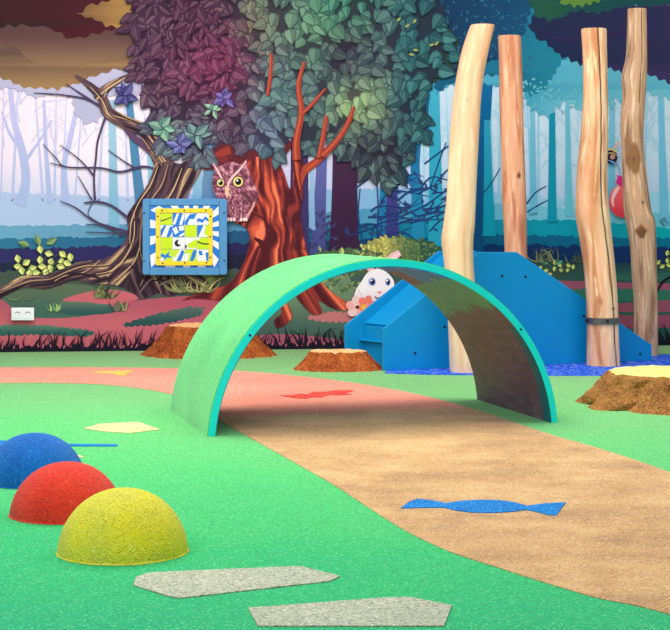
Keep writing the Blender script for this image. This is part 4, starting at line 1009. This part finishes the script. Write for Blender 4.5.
for rc in ((155.8, 208.4, 212, 212.6), (155.8, 260.8, 212, 264.9), (155.8, 212.4, 159.8, 261), (208.2, 212.4, 212, 261)): yf.prism([W(x, y, OW+.034) for x, y in rrect(*rc, .8, 3)], WN*.018)
yfo = yf.build('puzzle_frame', M['yellow'], pz)
tray = wprism(rect(159.5, 212.3, 208.4, 261), OW+.0345, OW+.037, 'puzzle_tray', M['white'], pz)
DS = M['dark_screw']
for x, y in ((162, 210.4), (184, 210.4), (205.5, 210.4), (157.8, 216.3), (157.8, 236.6), (157.8, 257.3), (209.8, 216.3), (209.8, 236.6), (209.8, 257), (162.6, 262.8), (184.4, 262.5), (206, 262.3)):
    mb = MB(); mb.disc(W(x, y, OW+.052), .0065, WN, .003, 10); mb.build('screw', DS, yfo)
for x, y in ((144.2, 213), (144.2, 260.6), (223.6, 212.6), (223.8, 260.2)):
    mb = MB(); mb.disc(W(x, y, OW+.045), .007, WN, .003, 10); mb.build('screw', DS, pz)
LM, WT, BL, BK = M['lime'], M['white'], M['panel_blue'], M['black']
tx = [160.2+12.1*i for i in range(5)]; ty = [213+12*i for i in range(5)]
def S_(pts, mt): return (pts, mt)
pat = {
 (0, 0): (LM, [([(0, .62), (.45, .5), (.95, .3), (.95, .38), (.45, .6), (0, .72)], BK)]),
 (0, 1): (BL, [([(0, .9), (.35, 0), (.55, 0), (.2, 1)], WT), ([(.55, 1), (.85, 0), (1, 0), (1, .3), (.8, 1)], WT)]),
 (0, 2): (WT, [([(0, .7), (.4, .1), (1, 0), (.8, .5), (.4, .5), (.2, 1), (0, 1)], BL)]),
 (0, 3): (WT, [([(0, .5), (.2, .4), (.45, .55), (.7, .25), (1, .5), (1, .75), (.7, .55), (.45, .85), (.2, .7), (0, .8)], BL)]),
 (1, 0): (WT, [([(0, .4), (.3, 0), (.5, 0), (.1, .9), (0, 1)], BL), ([(.5, 1), (.8, .1), (1, .1), (1, .6), (.8, 1)], BL)]),
 (1, 1): (BL, [([(0, .3), (.3, .1), (.5, .6), (.2, .8)], WT), ([(.5, .1), (.9, 0), (1, .4), (.6, .5)], WT), ([(.5, .9), (1, .6), (1, .8), (.7, 1)], WT)]),
 (1, 2): (LM, []),
 (1, 3): (LM, [([(0, 0), (.55, 0), (.5, .7), (0, 1)], BL), ([(.55, .0), (.75, 0), (.6, .8), (1, 1), (.1, 1)], WT)]),
 (2, 0): (LM, []),
 (2, 1): (WT, []),
 (2, 2): (WT, [([(.2, .6), (1, .1), (1, .9), (.3, .9)], LM), ([(0, .65), (.2, .7), (.1, .95), (0, .95)], BK)]),
 (2, 3): (LM, [([(0, .3), (.5, .5), (1, .5), (1, .62), (.5, .62), (0, .42)], BK), ([(0, 0), (.35, 0), (.1, .25), (0, .25)], WT)]),
 (3, 0): (LM, [([(.1, .3), (.4, .5), (.8, .1), (.7, .5), (1, .7), (.5, .7), (.3, 1), (.3, .7), (0, .6)], BL), ([(0, .7), (.3, .75), (.3, 1), (0, 1)], WT)]),
 (3, 1): (WT, [([(.3, 1), (.8, 0), (1, .2), (.7, 1)], BL), ([(0, 0), (.6, 0), (.2, .7), (0, .6)], LM)]),
 (3, 2): (LM, [([(.4, 1), (.7, .1), (1, 0), (.9, .6), (.7, 1)], BL), ([(0, .4), (.4, .3), (.2, 1), (0, 1)], WT)]),
 (3, 3): (WT, [([(.1, .1), (.4, .1), (.5, .5), (.2, .5)], BL), ([(.7, .3), (1, .2), (1, 1), (.8, 1)], BL)]),
}
for (r_, c_), (basem, shp) in pat.items():
    x0, x1, y0, y1 = tx[c_]+.25, tx[c_+1]-.25, ty[r_]+.25, ty[r_+1]-.25
    mats = [basem, WT, BL, LM, BK]; mb = MB()
    mb.prism([W(x, y, OW+.037) for x, y in rrect(x0, y0, x1, y1, 1, 3)], WN*.009, 0)
    for k, (pts, mt) in enumerate(shp):
        mb.prism([W(x0+(x1-x0)*u, y0+(y1-y0)*v, OW+.046+.0003*k) for u, v in pts], WN*.0004, mats.index(mt, 1))
    if (r_, c_) == (2, 1):
        mb.disc(W((x0+x1)/2-.6, (y0+y1)/2, OW+.046), .027, WN, .0004, 18, 4); mb.disc(W((x0+x1)/2+1.4, (y0+y1)/2-.8, OW+.0465), .018, WN, .0004, 16, 1)
    mb.build('sliding_tile', mats, pz)

# ------------------------------------------------------------------ wall socket
so = empty('wall_socket', W(23.5, 320, OW), math.atan(.12)); tag(so, 'small white double power socket low on the mural at left', 'socket')
wprism(rrect(12, 307.2, 34.6, 319.8, .8), OW, OW+.012, 'cover_plate', M['white'], so, .002)
for x in (18.2, 28.3):
    fr = wprism(rrect(x-4.2, 309.2, x+4.2, 317.9, .6), OW+.012, OW+.015, 'socket_insert', M['white'], so, .001)
    mb = MB(); cpt = []
    for i in range(13):
        a = pi+pi*i/12; cpt.append((x+2.7*cos(a), 313.6+2.6*sin(a)))
    for i in range(12, -1, -1):
        a = pi+pi*i/12; cpt.append((x+2.5*cos(a), 313.8+1.6*sin(a)))
    mb.prism([W(x_, y_, OW+.0152) for x_, y_ in cpt], WN*.0006); mb.build('socket_well', M['grey'], fr)

# ------------------------------------------------------------------ light and camera
w = bpy.data.worlds.new('world'); S.world = w; w.use_nodes = True
w.node_tree.nodes['Background'].inputs[0].default_value = (.93, .96, 1.0, 1); w.node_tree.nodes['Background'].inputs[1].default_value = .36
def area(name, loc, tgt, sx, sy, e, col):
    l = bpy.data.lights.new(name, 'AREA'); l.shape = 'RECTANGLE'; l.size = sx; l.size_y = sy; l.energy = e; l.color = col
    o = bpy.data.objects.new(name, l); COL.objects.link(o); o.location = loc
    o.rotation_euler = (Vector(tgt)-Vector(loc)).to_track_quat('-Z', 'Y').to_euler(); return o
area('ceiling_light', (-1.6, 8.2, 4.2), (-1.2, 8.8, 0), 2.2, 3.4, 210, (1, .97, .93))
area('ceiling_light', (2.0, 8.4, 4.2), (1.6, 8.8, 0), 2.2, 3.4, 150, (1, .97, .93))
area('mural_fill_light', (-1.6, 3.0, 3.7), (.3, 12, 1.3), 5.0, 1.4, 215, (.97, .98, 1))  # fill light added high in front to brighten the mural wall; no window
cam = bpy.data.cameras.new('camera'); co = bpy.data.objects.new('camera', cam); COL.objects.link(co)
co.location = (0, 0, HC); co.rotation_euler = (pi/2, 0, 0)
cam.sensor_fit = 'HORIZONTAL'; cam.sensor_width = 36; cam.lens = 36*F/670; cam.shift_y = (HY-315)/670; cam.clip_end = 100
S.camera = co
S.view_settings.view_transform = 'Standard'; S.view_settings.look = 'None'; S.view_settings.gamma = 1; S.view_settings.use_curve_mapping = False
S.view_settings.exposure = 0.0
